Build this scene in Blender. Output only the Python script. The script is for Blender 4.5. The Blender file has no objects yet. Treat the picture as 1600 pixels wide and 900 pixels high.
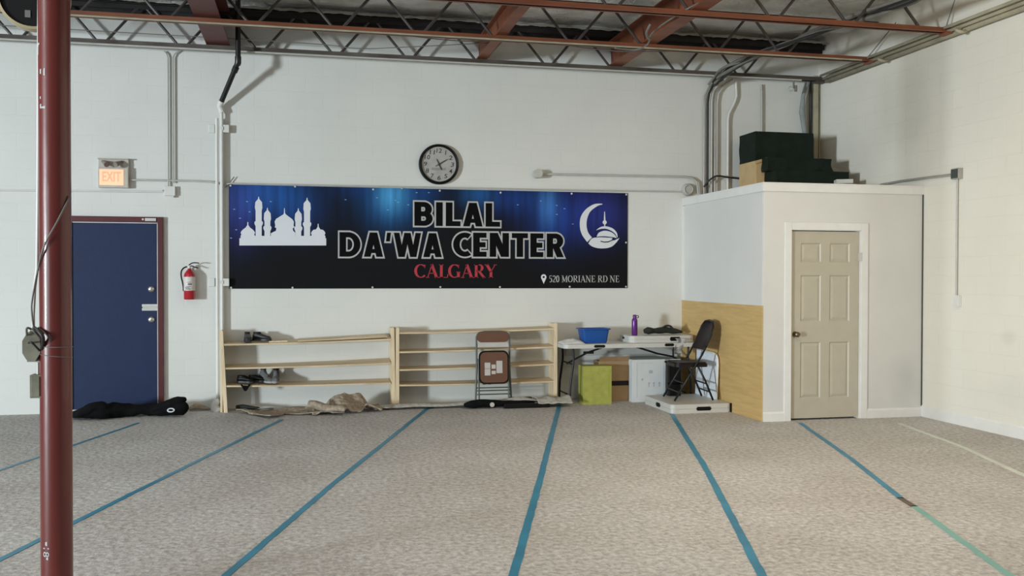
import bpy, bmesh, math, random
from mathutils import Vector, Matrix, noise
random.seed(7)
PI = math.pi
scene = bpy.context.scene
COL = scene.collection

# ------------------------------------------------------------------ camera
F_PX, YAW, PITCH, ROLL, EYE = 1450.0, .2180, .0143, .0017, 1.6
_c, _s = math.cos(YAW), math.sin(YAW)
R0 = Vector((_c, -_s, 0)); F0 = Vector((_s, _c, 0))
FW = F0*math.cos(PITCH) + Vector((0, 0, -math.sin(PITCH)))
U0 = R0.cross(FW)
RT = R0*math.cos(ROLL) + U0*math.sin(ROLL)
UP = U0*math.cos(ROLL) - R0*math.sin(ROLL)
EYEP = Vector((0, 0, EYE))
cam = bpy.data.cameras.new('camera')
cam.sensor_width = 36; cam.lens = F_PX/1600*36; cam.clip_start = .05; cam.clip_end = 200
camo = bpy.data.objects.new('camera', cam); COL.objects.link(camo)
camo.matrix_world = Matrix(((RT.x, UP.x, -FW.x, 0), (RT.y, UP.y, -FW.y, 0), (RT.z, UP.z, -FW.z, EYE), (0, 0, 0, 1)))
scene.camera = camo

# ------------------------------------------------------------------ light and exposure
scene.view_settings.view_transform = 'Standard'
scene.view_settings.look = 'None'
scene.view_settings.gamma = 1
scene.view_settings.use_curve_mapping = False
scene.view_settings.exposure = -0.2
world = bpy.data.worlds.new('world'); scene.world = world
world.use_nodes = True
wb = world.node_tree.nodes['Background']
wb.inputs[0].default_value = (.93, .95, 1.0, 1); wb.inputs[1].default_value = .22

def area(name, loc, target, sx, sy, energy, col, spread=180):
    l = bpy.data.lights.new(name, 'AREA'); l.shape = 'RECTANGLE'; l.size = sx; l.size_y = sy
    l.energy = energy; l.color = col; l.spread = math.radians(spread)
    o = bpy.data.objects.new(name, l); COL.objects.link(o)
    o.location = loc
    o.rotation_euler = (Vector(target)-Vector(loc)).to_track_quat('-Z', 'Y').to_euler()
    return o
# daylight of the open loading bay far off on the left, added fills from left front and overhead, a warm lamp on the right
area('bay_daylight', (-19.5, -5.5, 1.5), (1, 10, 1.6), 1.7, 2.1, 5300, (.86, .955, 1.0))
area('left_front_fill', (-7.0, -2.5, 1.7), (-1, 10, .8), 3.0, 2.2, 90, (.80, .95, 1.0))  # broad cool fill added from the left front
area('overhead_fill_left', (-3.2, 5.2, 4.1), (-3.2, 5.6, 0), 1.2, 4.4, 62, (.97, 1.0, .96), 150)  # unseen overhead fill, added to lift the floor
area('overhead_fill_right', (3.0, 5.4, 4.1), (3.2, 6.0, 0), 1.2, 4.4, 104, (1.0, .86, .68), 150)  # warm overhead fill, also added to brighten floor and lower walls
area('right_lamp', (4.4, 4.4, 3.8), (6.8, 8.2, 3.8), .9, .5, 36, (1.0, .74, .40))

# ------------------------------------------------------------------ photo-to-place helpers
D = 11.494        # back wall
RX = 6.826        # right wall
JH = 4.205        # underside of the joists
CX, CY, CZ = 4.86, 9.274, 2.598   # closet: left face, front face, top
def ray(px, py): return FW + RT*((px-800)/F_PX) - UP*((py-450)/F_PX)
def onY(px, py, Y=D):
    d = ray(px, py); return EYEP + d*((Y)/d.y)
def onX(px, py, X=RX):
    d = ray(px, py); return EYEP + d*(X/d.x)
def onZ(px, py, z=0.0):
    d = ray(px, py); return EYEP + d*((z-EYE)/d.z)

# ------------------------------------------------------------------ materials
def new_mat(name):
    m = bpy.data.materials.new(name); m.use_nodes = True
    return m, m.node_tree.nodes, m.node_tree.links, m.node_tree.nodes['Principled BSDF']
def mat(name, col, rough=.6, metal=0., var=.08, scale=8., bump=0., bscale=40., stretch=(1, 1, 1), spec=.5, emit=None, dirt=None, coat=0.):
    m, n, l, b = new_mat(name)
    tc = n.new('ShaderNodeTexCoord'); mp = n.new('ShaderNodeMapping'); mp.inputs['Scale'].default_value = stretch
    l.new(tc.outputs['Object'], mp.inputs[0])
    nz = n.new('ShaderNodeTexNoise'); nz.inputs['Scale'].default_value = scale; nz.inputs['Detail'].default_value = 5
    l.new(mp.outputs[0], nz.inputs[0])
    rp = n.new('ShaderNodeValToRGB')
    c = Vector(col)
    rp.color_ramp.elements[0].position = .3; rp.color_ramp.elements[1].position = .7
    rp.color_ramp.elements[0].color = (*(c*(1-var)), 1) if not dirt else (*dirt, 1)
    rp.color_ramp.elements[1].color = (*(c*(1+var)), 1)
    l.new(nz.outputs[0], rp.inputs[0]); l.new(rp.outputs[0], b.inputs['Base Color'])
    b.inputs['Roughness'].default_value = rough; b.inputs['Metallic'].default_value = metal
    b.inputs['Specular IOR Level'].default_value = spec
    b.inputs['Coat Weight'].default_value = coat
    if bump:
        n2 = n.new('ShaderNodeTexNoise'); n2.inputs['Scale'].default_value = bscale; n2.inputs['Detail'].default_value = 4
        l.new(mp.outputs[0], n2.inputs[0])
        bp = n.new('ShaderNodeBump'); bp.inputs['Strength'].default_value = bump; bp.inputs['Distance'].default_value = .01
        l.new(n2.outputs[0], bp.inputs['Height']); l.new(bp.outputs[0], b.inputs['Normal'])
    if emit:
        b.inputs['Emission Color'].default_value = (*emit[0], 1); b.inputs['Emission Strength'].default_value = emit[1]
    return m

def wall_mat(name, col, axes='XZ', bumpk=.25):
    """painted concrete block: faint courses, faint mottling"""
    m, n, l, b = new_mat(name)
    tc = n.new('ShaderNodeTexCoord'); sp = n.new('ShaderNodeSeparateXYZ'); cb = n.new('ShaderNodeCombineXYZ')
    l.new(tc.outputs['Object'], sp.inputs[0])
    l.new(sp.outputs[axes[0]], cb.inputs[0]); l.new(sp.outputs['Z'], cb.inputs[1])
    bk = n.new('ShaderNodeTexBrick'); bk.inputs['Scale'].default_value = 1
    bk.inputs['Brick Width'].default_value = .4; bk.inputs['Row Height'].default_value = .2
    bk.inputs['Mortar Size'].default_value = .006; bk.inputs['Mortar Smooth'].default_value = 1
    bk.inputs['Color1'].default_value = (1, 1, 1, 1); bk.inputs['Color2'].default_value = (1, 1, 1, 1); bk.inputs['Mortar'].default_value = (0, 0, 0, 1)
    l.new(cb.outputs[0], bk.inputs[0])
    nz = n.new('ShaderNodeTexNoise'); nz.inputs['Scale'].default_value = 1.3; nz.inputs['Detail'].default_value = 6
    l.new(tc.outputs['Object'], nz.inputs[0])
    rp = n.new('ShaderNodeValToRGB'); c = Vector(col)
    rp.color_ramp.elements[0].position = .3; rp.color_ramp.elements[1].position = .7
    rp.color_ramp.elements[0].color = (*(c*.965), 1); rp.color_ramp.elements[1].color = (*(c*1.02), 1)
    l.new(nz.outputs[0], rp.inputs[0])
    mx = n.new('ShaderNodeMix'); mx.data_type = 'RGBA'; mx.blend_type = 'MULTIPLY'; mx.inputs[0].default_value = .015
    l.new(rp.outputs[0], mx.inputs[6]); l.new(bk.outputs[0], mx.inputs[7]); l.new(mx.outputs[2], b.inputs['Base Color'])
    n3 = n.new('ShaderNodeTexNoise'); n3.inputs['Scale'].default_value = 35; l.new(tc.outputs['Object'], n3.inputs[0])
    ad = n.new('ShaderNodeMath'); ad.operation = 'MULTIPLY_ADD'; ad.inputs[1].default_value = .25
    l.new(n3.outputs[0], ad.inputs[0]); l.new(bk.outputs[0], ad.inputs[2])
    bp = n.new('ShaderNodeBump'); bp.inputs['Strength'].default_value = bumpk; bp.inputs['Distance'].default_value = .004
    l.new(ad.outputs[0], bp.inputs['Height']); l.new(bp.outputs[0], b.inputs['Normal'])
    b.inputs['Roughness'].default_value = .55
    return m

def smudge(m, center, radius, col, k=.5):
    """a scuffed, dirty patch with a shape of its own on a painted surface"""
    n, l = m.node_tree.nodes, m.node_tree.links; b = n['Principled BSDF']
    src = b.inputs['Base Color'].links[0].from_socket
    tc = n.new('ShaderNodeTexCoord')
    nz = n.new('ShaderNodeTexNoise'); nz.inputs['Scale'].default_value = 3; l.new(tc.outputs['Object'], nz.inputs[0])
    s1 = n.new('ShaderNodeVectorMath'); s1.operation = 'SUBTRACT'; s1.inputs[1].default_value = center
    l.new(tc.outputs['Object'], s1.inputs[0])
    s2 = n.new('ShaderNodeVectorMath'); s2.operation = 'DIVIDE'; s2.inputs[1].default_value = radius; l.new(s1.outputs[0], s2.inputs[0])
    ln = n.new('ShaderNodeVectorMath'); ln.operation = 'LENGTH'; l.new(s2.outputs[0], ln.inputs[0])
    a = n.new('ShaderNodeMath'); a.operation = 'MULTIPLY_ADD'; a.inputs[1].default_value = .8; a.inputs[2].default_value = -.4
    l.new(nz.outputs[0], a.inputs[0])
    a2 = n.new('ShaderNodeMath'); a2.operation = 'ADD'; l.new(a.outputs[0], a2.inputs[0]); l.new(ln.outputs['Value'], a2.inputs[1])
    mr = n.new('ShaderNodeMapRange'); mr.interpolation_type = 'SMOOTHSTEP'
    mr.inputs[1].default_value = 0; mr.inputs[2].default_value = 1; mr.inputs[3].default_value = k; mr.inputs[4].default_value = 0
    l.new(a2.outputs[0], mr.inputs[0])
    mx = n.new('ShaderNodeMix'); mx.data_type = 'RGBA'; l.new(mr.outputs[0], mx.inputs[0]); l.new(src, mx.inputs[6]); mx.inputs[7].default_value = (*col, 1)
    l.new(mx.outputs[2], b.inputs['Base Color'])

def wood_mat(name, c1, c2, axis=0, rough=.55, knots=True):
    m, n, l, b = new_mat(name)
    tc = n.new('ShaderNodeTexCoord'); mp = n.new('ShaderNodeMapping')
    sc = [14, 14, 14]; sc[axis] = 1.2; mp.inputs['Scale'].default_value = sc
    l.new(tc.outputs['Object'], mp.inputs[0])
    nz = n.new('ShaderNodeTexNoise'); nz.inputs['Scale'].default_value = 2.2; nz.inputs['Detail'].default_value = 7; nz.inputs['Distortion'].default_value = .6
    l.new(mp.outputs[0], nz.inputs[0])
    rp = n.new('ShaderNodeValToRGB'); rp.color_ramp.elements[0].position = .32; rp.color_ramp.elements[1].position = .62
    rp.color_ramp.elements[0].color = (*c1, 1); rp.color_ramp.elements[1].color = (*c2, 1)
    l.new(nz.outputs[0], rp.inputs[0]); l.new(rp.outputs[0], b.inputs['Base Color'])
    b.inputs['Roughness'].default_value = rough
    return m

def carpet_mat(name, dark, light, bump=1.0):
    m, n, l, b = new_mat(name)
    tc = n.new('ShaderNodeTexCoord')
    v = n.new('ShaderNodeTexNoise'); v.inputs['Scale'].default_value = 26; v.inputs['Detail'].default_value = 6; v.inputs['Roughness'].default_value = .7
    l.new(tc.outputs['Object'], v.inputs[0])
    w = n.new('ShaderNodeTexNoise'); w.inputs['Scale'].default_value = 1.1; w.inputs['Detail'].default_value = 4; l.new(tc.outputs['Object'], w.inputs[0])
    rp = n.new('ShaderNodeValToRGB'); rp.color_ramp.elements[0].position = .36; rp.color_ramp.elements[1].position = .62
    rp.color_ramp.elements[0].color = (*dark, 1); rp.color_ramp.elements[1].color = (*light, 1)
    l.new(v.outputs[0], rp.inputs[0])
    r2 = n.new('ShaderNodeValToRGB'); r2.color_ramp.elements[0].position = .35; r2.color_ramp.elements[1].position = .65
    r2.color_ramp.elements[0].color = (.88, .86, .84, 1); r2.color_ramp.elements[1].color = (1, 1, 1, 1)
    l.new(w.outputs[0], r2.inputs[0])
    mx = n.new('ShaderNodeMix'); mx.data_type = 'RGBA'; mx.blend_type = 'MULTIPLY'; mx.inputs[0].default_value = 1
    l.new(rp.outputs[0], mx.inputs[6]); l.new(r2.outputs[0], mx.inputs[7]); l.new(mx.outputs[2], b.inputs['Base Color'])
    vo = n.new('ShaderNodeTexNoise'); vo.inputs['Scale'].default_value = 17; vo.inputs['Detail'].default_value = 5; l.new(tc.outputs['Object'], vo.inputs[0])
    bp = n.new('ShaderNodeBump'); bp.inputs['Strength'].default_value = bump; bp.inputs['Distance'].default_value = .03
    l.new(vo.outputs[0], bp.inputs['Height']); l.new(bp.outputs[0], b.inputs['Normal'])
    b.inputs['Roughness'].default_value = .95; b.inputs['Specular IOR Level'].default_value = .1
    return m

M = {}
M['wall_back'] = wall_mat('painted_block', (.70, .71, .68), 'XZ')
M['wall_side'] = wall_mat('painted_block_side', (.76, .74, .66), 'YZ', .35)
M['wall_closet'] = mat('closet_drywall', (.66, .66, .64), .5, var=.03, scale=2)
smudge(M['wall_closet'], (6.62, CY, .45), (.32, .3, .42), (.36, .365, .37), .36)
smudge(M['wall_closet'], (5.02, CY, .45), (.25, .3, .35), (.50, .53, .58), .3)
M['white_paint'] = mat('white_trim_paint', (.74, .74, .72), .42, var=.03)
M['carpet'] = carpet_mat('loop_carpet', (.37, .362, .355), (.66, .65, .64), .7)
M['rug'] = carpet_mat('carpet_offcut', (.26, .215, .165), (.46, .39, .31), .7)
M['rug_back'] = carpet_mat('carpet_backing', (.34, .33, .295), (.50, .485, .44), .4)
M['tape_blue'] = mat('blue_tape', (.022, .22, .36), .4, var=.2, scale=3)
M['tape_pale'] = mat('pale_green_tape', (.20, .42, .38), .5, var=.15, scale=3)
M['tape_faint'] = mat('worn_tape', (.62, .66, .60), .7, var=.1, scale=3)
M['tape_brown'] = mat('brown_tape', (.11, .075, .05), .5)
M['red_steel'] = mat('red_oxide_steel', (.135, .018, .013), .34, var=.16, scale=3, stretch=(1, 1, .3), bump=.1, bscale=20, coat=.3)
M['dark_red'] = mat('dark_red_steel', (.10, .018, .013), .55, var=.2)
M['orange_steel'] = mat('orange_primer_steel', (.20, .062, .028), .55, var=.25, scale=6, stretch=(.4, 1, 1))
M['web'] = mat('web_rod_steel', (.045, .038, .035), .5, var=.25)
M['joist_grey'] = mat('overpainted_steel', (.10, .09, .078), .6, var=.3, scale=5, stretch=(.5, 1, 1), dirt=(.05, .035, .03))
M['black_steel'] = mat('flat_black_steel', (.012, .010, .010), .7, var=.3)  # plain black: wall-top gap strip, top chords, drum bracket
M['black'] = mat('black_plastic', (.004, .004, .004), .5, spec=.25)
M['abs'] = mat('black_pipe', (.008, .008, .009), .35)
M['conduit'] = mat('painted_conduit', (.48, .48, .45), .45, var=.08)
M['conduit_white'] = mat('white_conduit', (.70, .70, .67), .4, var=.04)
M['emt'] = mat('galvanised_conduit', (.40, .39, .36), .42, metal=.3, var=.12)
M['cable_black'] = mat('black_cable', (.02, .019, .018), .5)
M['cable_grey'] = mat('grey_cable', (.17, .165, .15), .5, var=.15)
M['lag'] = mat('grey_pipe_lagging', (.24, .27, .27), .7, var=.2, bump=.6, bscale=15)
M['tan_pipe'] = mat('painted_pipe_bundle', (.36, .33, .24), .6, var=.2, scale=5)
M['blue_door'] = mat('navy_door_paint', (.012, .024, .075), .5, spec=.3, var=.06, bump=.12, bscale=60)
M['maroon'] = mat('maroon_frame_paint', (.085, .012, .016), .45, var=.1)
M['chrome'] = mat('brushed_metal', (.62, .62, .60), .25, metal=.9, var=.04)
M['steel_light'] = mat('light_metal', (.60, .60, .58), .4, metal=.2)
M['brass'] = mat('aged_brass', (.16, .12, .07), .3, metal=.8)
M['beige_door'] = mat('beige_door_paint', (.46, .42, .335), .45, var=.03)
M['plywood'] = wood_mat('plywood_sheet', (.50, .335, .13), (.58, .40, .165), 1, .6)
M['pine'] = wood_mat('pine_board', (.60, .47, .30), (.76, .64, .45), 2)
M['pine_h'] = wood_mat('pine_shelf_board', (.50, .385, .24), (.70, .58, .40), 0)
M['cardboard'] = mat('cardboard', (.36, .24, .13), .8, var=.1)
M['cardboard_tan'] = mat('tan_cardboard', (.52, .37, .19), .8, var=.08)
M['lime'] = mat('lime_green_carton', (.34, .35, .075), .6, var=.12, scale=14)
M['lime_mark'] = mat('carton_print', (.30, .33, .06), .6)
M['carton_white'] = mat('white_carton', (.62, .66, .68), .55, var=.04)
M['carton_print'] = mat('faded_blue_print', (.38, .44, .48), .6)
M['plastic_white'] = mat('blow_moulded_plastic', (.56, .56, .53), .45, var=.03, bump=.15, bscale=120)
M['board_white'] = mat('white_panel', (.74, .80, .86), .4, var=.02)
M['frame_dark'] = mat('dark_powder_coat', (.012, .013, .015), .4, metal=.3)
M['frame_grey'] = mat('grey_green_tube', (.085, .095, .09), .4, metal=.4)
M['seat_brown'] = mat('brown_vinyl', (.13, .06, .036), .45, var=.08)
M['sticker'] = mat('paper_label', (.50, .48, .46), .7, var=.06)
M['dark_brown'] = mat('dark_brown_steel', (.014, .009, .010), .42, spec=.3, metal=.2)
M['blue_plastic'] = mat('blue_tub_plastic', (.008, .08, .32), .35, var=.05)
M['purple'] = mat('purple_bottle', (.13, .030, .22), .25, metal=.3, var=.05)
M['white_cloth'] = mat('white_cloth', (.66, .66, .64), .85, bump=.5, bscale=20)
M['dark_cloth'] = mat('black_cloth', (.004, .0045, .005), .9, spec=.15, var=.3, bump=.7, bscale=25)
M['olive_cloth'] = mat('dark_olive_cloth', (.014, .017, .013), .85, var=.35, bump=.6, bscale=25)
M['tarp'] = mat('dark_green_tarp', (.006, .013, .009), .65, spec=.2, var=.25, bump=.4, bscale=9)
M['olive_box'] = mat('weathered_olive_box', (.19, .18, .13), .55, var=.25, scale=14)
M['shoe_dark'] = mat('dark_shoe_leather', (.022, .021, .022), .5, var=.2)
M['shoe_grey'] = mat('grey_shoe_mesh', (.13, .135, .14), .75, var=.3, scale=30)
M['sole'] = mat('grey_shoe_sole', (.30, .30, .29), .7)
M['ext_red'] = mat('extinguisher_red', (.42, .012, .025), .25, coat=.4, var=.04)
M['ext_label'] = mat('extinguisher_label', (.66, .62, .60), .5, var=.06, scale=30)
M['label_ink'] = mat('label_ink', (.18, .16, .16), .6)
M['sign_lit'] = mat('lit_sign_panel', (.9, .5, .35), .5, emit=((1.0, .42, .22), .85), var=.04)
M['sign_letter'] = mat('lit_sign_letter', (.7, .3, .2), .5, emit=((1.0, .38, .19), .75))
M['sign_case'] = mat('cream_sign_case', (.52, .49, .43), .5)
M['lamp_grey'] = mat('lamp_head_grey', (.22, .19, .17), .5)
M['clock_face'] = mat('silver_clock_face', (.40, .395, .38), .55, var=.12, scale=9)
M['clock_ink'] = mat('clock_ink', (.045, .045, .045), .6)
M['clock_faint'] = mat('clock_faint_bar', (.28, .275, .265), .6)
M['gold_rim'] = mat('tan_gold_rim', (.42, .34, .20), .4, metal=.3)
M['print_white'] = mat('printed_white', (.70, .73, .78), .6, var=.01)
M['print_black'] = mat('printed_black', (.004, .004, .005), .8, var=.01, spec=.1)
M['print_silver'] = mat('printed_silver', (.46, .47, .47), .6, var=.01)
M['print_red'] = mat('printed_red', (.42, .03, .05), .6, var=.15, scale=12)
M['plastic_bag'] = mat('clear_plastic_bag', (.42, .43, .42), .3, var=.3, scale=14)
M['plastic_bag'].node_tree.nodes['Principled BSDF'].inputs['Alpha'].default_value = .45

def foil_mat():
    m, n, l, b = new_mat('foil_insulation')
    tc = n.new('ShaderNodeTexCoord')
    nz = n.new('ShaderNodeTexNoise'); nz.inputs['Scale'].default_value = 2.2; nz.inputs['Detail'].default_value = 4; l.new(tc.outputs['Object'], nz.inputs[0])
    rp = n.new('ShaderNodeValToRGB'); rp.color_ramp.elements[0].position = .35; rp.color_ramp.elements[1].position = .65
    rp.color_ramp.elements[0].color = (.60, .585, .53, 1); rp.color_ramp.elements[1].color = (.90, .89, .87, 1)
    l.new(nz.outputs[0], rp.inputs[0]); l.new(rp.outputs[0], b.inputs['Base Color'])
    b.inputs['Metallic'].default_value = .2; b.inputs['Roughness'].default_value = .4
    n2 = n.new('ShaderNodeTexNoise'); n2.inputs['Scale'].default_value = 9; n2.inputs['Detail'].default_value = 6; n2.inputs['Distortion'].default_value = 1.4; l.new(tc.outputs['Object'], n2.inputs[0])
    bp = n.new('ShaderNodeBump'); bp.inputs['Strength'].default_value = .9; bp.inputs['Distance'].default_value = .04
    l.new(n2.outputs[0], bp.inputs['Height']); l.new(bp.outputs[0], b.inputs['Normal'])
    return m
M['foil'] = foil_mat()

# ------------------------------------------------------------------ mesh builder
class MB:
    def __init__(s): s.bm = bmesh.new()
    def _mat(s, verts, m):
        bmesh.ops.transform(s.bm, matrix=m, verts=verts)
    def box(s, x0, x1, y0, y1, z0, z1, bev=0., seg=2, mtx=None):
        r = bmesh.ops.create_cube(s.bm, size=1)
        v = r['verts']
        s._mat(v, Matrix.Translation(((x0+x1)/2, (y0+y1)/2, (z0+z1)/2)) @ Matrix.Diagonal((abs(x1-x0), abs(y1-y0), abs(z1-z0), 1)))
        if bev:
            es = list({e for q in v for e in q.link_edges})
            rr = bmesh.ops.bevel(s.bm, geom=es, offset=bev, segments=seg, affect='EDGES', profile=.5)
            v = list({q for f in rr['faces'] for q in f.verts} | {q for q in v if q.is_valid})
        if mtx: s._mat(v, mtx)
        return s
    def cyl(s, p0, p1, r0, r1=None, seg=16, cap=True):
        if r1 is None: r1 = r0
        p0, p1 = Vector(p0), Vector(p1); d = p1-p0
        r = bmesh.ops.create_cone(s.bm, cap_ends=cap, segments=seg, radius1=r0, radius2=r1, depth=d.length)
        s._mat(r['verts'], Matrix.Translation((p0+p1)/2) @ d.to_track_quat('Z', 'Y').to_matrix().to_4x4())
        return s
    def tube(s, pts, r, seg=8, closed=False, cap=True):
        pts = [Vector(p) for p in pts]; n = len(pts)
        rr = r if isinstance(r, (list, tuple)) else [r]*n
        rings = []; up = None
        for i, p in enumerate(pts):
            if closed: t = (pts[(i+1) % n]-pts[i-1])
            else: t = pts[min(i+1, n-1)]-pts[max(i-1, 0)]
            t.normalize()
            if up is None:
                up = Vector((0, 0, 1)) if abs(t.z) < .9 else Vector((0, 1, 0))
            a = t.cross(up).normalized(); b = a.cross(t).normalized(); up = b
            k = 1.
            if 0 < i < n-1 or closed:
                d1 = (p-pts[i-1]).normalized(); d2 = (pts[(i+1) % n]-p).normalized()
                k = 1/max(.5, math.cos(d1.angle(d2, 0)/2))
            rings.append([s.bm.verts.new(p + (a*math.cos(2*PI*j/seg)+b*math.sin(2*PI*j/seg))*rr[i]*(k if False else 1)) for j in range(seg)])
        m = n if closed else n-1
        for i in range(m):
            A, B = rings[i], rings[(i+1) % n]
            for j in range(seg):
                s.bm.faces.new((A[j], A[(j+1) % seg], B[(j+1) % seg], B[j]))
        if cap and not closed:
            s.bm.faces.new(rings[0][::-1]); s.bm.faces.new(rings[-1])
        return s
    def lathe(s, prof, seg=32, mtx=None):
        rings = []; vs = []
        for r, z in prof:
            if r < 1e-6:
                q = s.bm.verts.new((0, 0, z)); rings.append([q]); vs.append(q)
            else:
                ring = [s.bm.verts.new((r*math.cos(2*PI*j/seg), r*math.sin(2*PI*j/seg), z)) for j in range(seg)]
                rings.append(ring); vs += ring
        for A, B in zip(rings, rings[1:]):
            for j in range(seg):
                k = (j+1) % seg
                if len(A) == 1 and len(B) == 1: continue
                if len(A) == 1: s.bm.faces.new((A[0], B[k], B[j]))
                elif len(B) == 1: s.bm.faces.new((A[j], A[k], B[0]))
                else: s.bm.faces.new((A[j], A[k], B[k], B[j]))
        if mtx: s._mat(vs, mtx)
        return s
    def prism(s, poly, a, b, plane='XZ', mtx=None):
        """poly extruded along the remaining axis from a to b"""
        def P(u, v, w):
            return {'XZ': (u, w, v), 'XY': (u, v, w), 'YZ': (w, u, v)}[plane]
        A = [s.bm.verts.new(P(u, v, a)) for u, v in poly]; B = [s.bm.verts.new(P(u, v, b)) for u, v in poly]
        n = len(poly)
        s.bm.faces.new(A); s.bm.faces.new(B[::-1])
        for i in range(n): s.bm.faces.new((A[i], B[i], B[(i+1) % n], A[(i+1) % n]))
        if mtx: s._mat(A+B, mtx)
        return s
    def loft(s, rings, cap=True):
        R = [[s.bm.verts.new(p) for p in ring] for ring in rings]
        for A, B in zip(R, R[1:]):
            n = len(A)
            for j in range(n): s.bm.faces.new((A[j], A[(j+1) % n], B[(j+1) % n], B[j]))
        if cap: s.bm.faces.new(R[0][::-1]); s.bm.faces.new(R[-1])
        return s
    def sheet(s, nx, ny, fn):
        V = [[s.bm.verts.new(fn(i/nx, j/ny)) for j in range(ny+1)] for i in range(nx+1)]
        for i in range(nx):
            for j in range(ny): s.bm.faces.new((V[i][j], V[i+1][j], V[i+1][j+1], V[i][j+1]))
        return s
    def xf(s, mtx): s._mat(s.bm.verts[:], mtx); return s
    def build(s, name, m, parent=None, smooth=False, world=False, auto=None):
        bmesh.ops.recalc_face_normals(s.bm, faces=s.bm.faces)
        if world and parent is not None:
            off = Vector(); q = parent
            while q is not None: off += q.location; q = q.parent
            bmesh.ops.translate(s.bm, vec=-off, verts=s.bm.verts)
        me = bpy.data.meshes.new(name)
        s.bm.to_mesh(me); s.bm.free()
        mm = M[m] if isinstance(m, str) else m
        me.materials.append(mm)
        if smooth:
            for p in me.polygons: p.use_smooth = True
            if auto: me.set_sharp_from_angle(angle=math.radians(auto))
        o = bpy.data.objects.new(name, me); COL.objects.link(o)
        if parent is not None: o.parent = parent
        return o

def tag(o, label=None, cat=None, group=None, kind=None):
    if label: o['label'] = label
    if cat: o['category'] = cat
    if group: o['group'] = group
    if kind: o['kind'] = kind
    return o
def thing(name, label, cat, loc=(0, 0, 0), rz=0., group=None, kind=None):
    o = bpy.data.objects.new(name, None); COL.objects.link(o); o.empty_display_size = .1
    o.location = loc; o.rotation_euler = (0, 0, rz)
    return tag(o, label, cat, group, kind)
def single(mb, name, m, label, cat, group=None, smooth=False, auto=None, kind=None):
    """one-mesh thing whose geometry is given in the place's coordinates: origin moved to its base"""
    vs = [v.co for v in mb.bm.verts]
    lo = Vector((min(v.x for v in vs), min(v.y for v in vs), min(v.z for v in vs))); hi = Vector((max(v.x for v in vs), max(v.y for v in vs), max(v.z for v in vs)))
    loc = Vector(((lo.x+hi.x)/2, (lo.y+hi.y)/2, lo.z))
    bmesh.ops.translate(mb.bm, vec=-loc, verts=mb.bm.verts)
    o = mb.build(name, m, None, smooth, auto=auto); o.location = loc
    return tag(o, label, cat, group, kind)
def struct(mb, name, m, parent=None, smooth=False, auto=None):
    o = mb.build(name, m, parent, smooth, auto=auto)
    if parent is None: o['kind'] = 'structure'
    return o
def arc(c, r, a0, a1, n, plane='XZ'):
    out = []
    for i in range(n+1):
        a = math.radians(a0+(a1-a0)*i/n); u, v = r*math.cos(a), r*math.sin(a)
        out.append(Vector(c)+Vector({'XZ': (u, 0, v), 'XY': (u, v, 0), 'YZ': (0, u, v)}[plane]))
    return out
def smooth_path(pts, n=6):
    pts = [Vector(p) for p in pts]; out = []
    for i in range(len(pts)-1):
        p0 = pts[max(i-1, 0)]; p1 = pts[i]; p2 = pts[i+1]; p3 = pts[min(i+2, len(pts)-1)]
        for k in range(n):
            t = k/n
            out.append(.5*((2*p1)+(-p0+p2)*t+(2*p0-5*p1+4*p2-p3)*t*t+(-p0+3*p1-3*p2+p3)*t**3))
    out.append(pts[-1]); return out
def rrect(x0, x1, z0, z1, r, n=5):
    P = []
    for cx, cz, a in ((x1-r, z1-r, 0), (x0+r, z1-r, 90), (x0+r, z0+r, 180), (x1-r, z0+r, 270)):
        for i in range(n+1):
            t = math.radians(a+90*i/n); P.append((cx+r*math.cos(t), cz+r*math.sin(t)))
    return P

def text_verts(body, offset=0., extrude=.0, shear=0., space=1.):
    cu = bpy.data.curves.new('t', 'FONT'); cu.body = body; cu.size = 1; cu.offset = offset; cu.extrude = 0; cu.resolution_u = 4; cu.shear = shear; cu.space_character = space
    o = bpy.data.objects.new('t', cu); COL.objects.link(o)
    dg = bpy.context.evaluated_depsgraph_get(); me = bpy.data.meshes.new_from_object(o.evaluated_get(dg))
    vs = [v.co.copy() for v in me.vertices]; fs = [tuple(p.vertices) for p in me.polygons]
    bpy.data.objects.remove(o); bpy.data.curves.remove(cu); bpy.data.meshes.remove(me)
    return vs, fs
def bbox2(vs): return min(v.x for v in vs), max(v.x for v in vs), min(v.y for v in vs), max(v.y for v in vs)
def text_mesh(mb, body, box, place, offset=0., ref=None, shear=0., space=1.):
    """fit text into box (u0,u1,v0,v1); place(u,v)->point; ref=offset whose bounds define the fit"""
    vs, fs = text_verts(body, offset, shear=shear, space=space)
    bx = bbox2(text_verts(body, ref, shear=shear, space=space)[0]) if ref is not None else bbox2(vs)
    sx = (box[1]-box[0])/(bx[1]-bx[0]); sy = (box[3]-box[2])/(bx[3]-bx[2])
    nv = [mb.bm.verts.new(place(box[0]+(v.x-bx[0])*sx, box[2]+(v.y-bx[2])*sy)) for v in vs]
    for f in fs:
        try: mb.bm.faces.new([nv[i] for i in f])
        except ValueError: pass
    return mb

# ================================================================== THE SETTING
mb = MB(); mb.box(-9, RX+.2, -1.0, D+.2, -.12, 0); struct(mb, 'floor', 'carpet')
mb = MB(); mb.box(-9, RX+.2, D, D+.2, 0, 4.85); struct(mb, 'wall_back', 'wall_back')
mb = MB(); mb.box(RX, RX+.2, -1.0, D, 0, 4.85); struct(mb, 'wall_right', 'wall_side')
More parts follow.
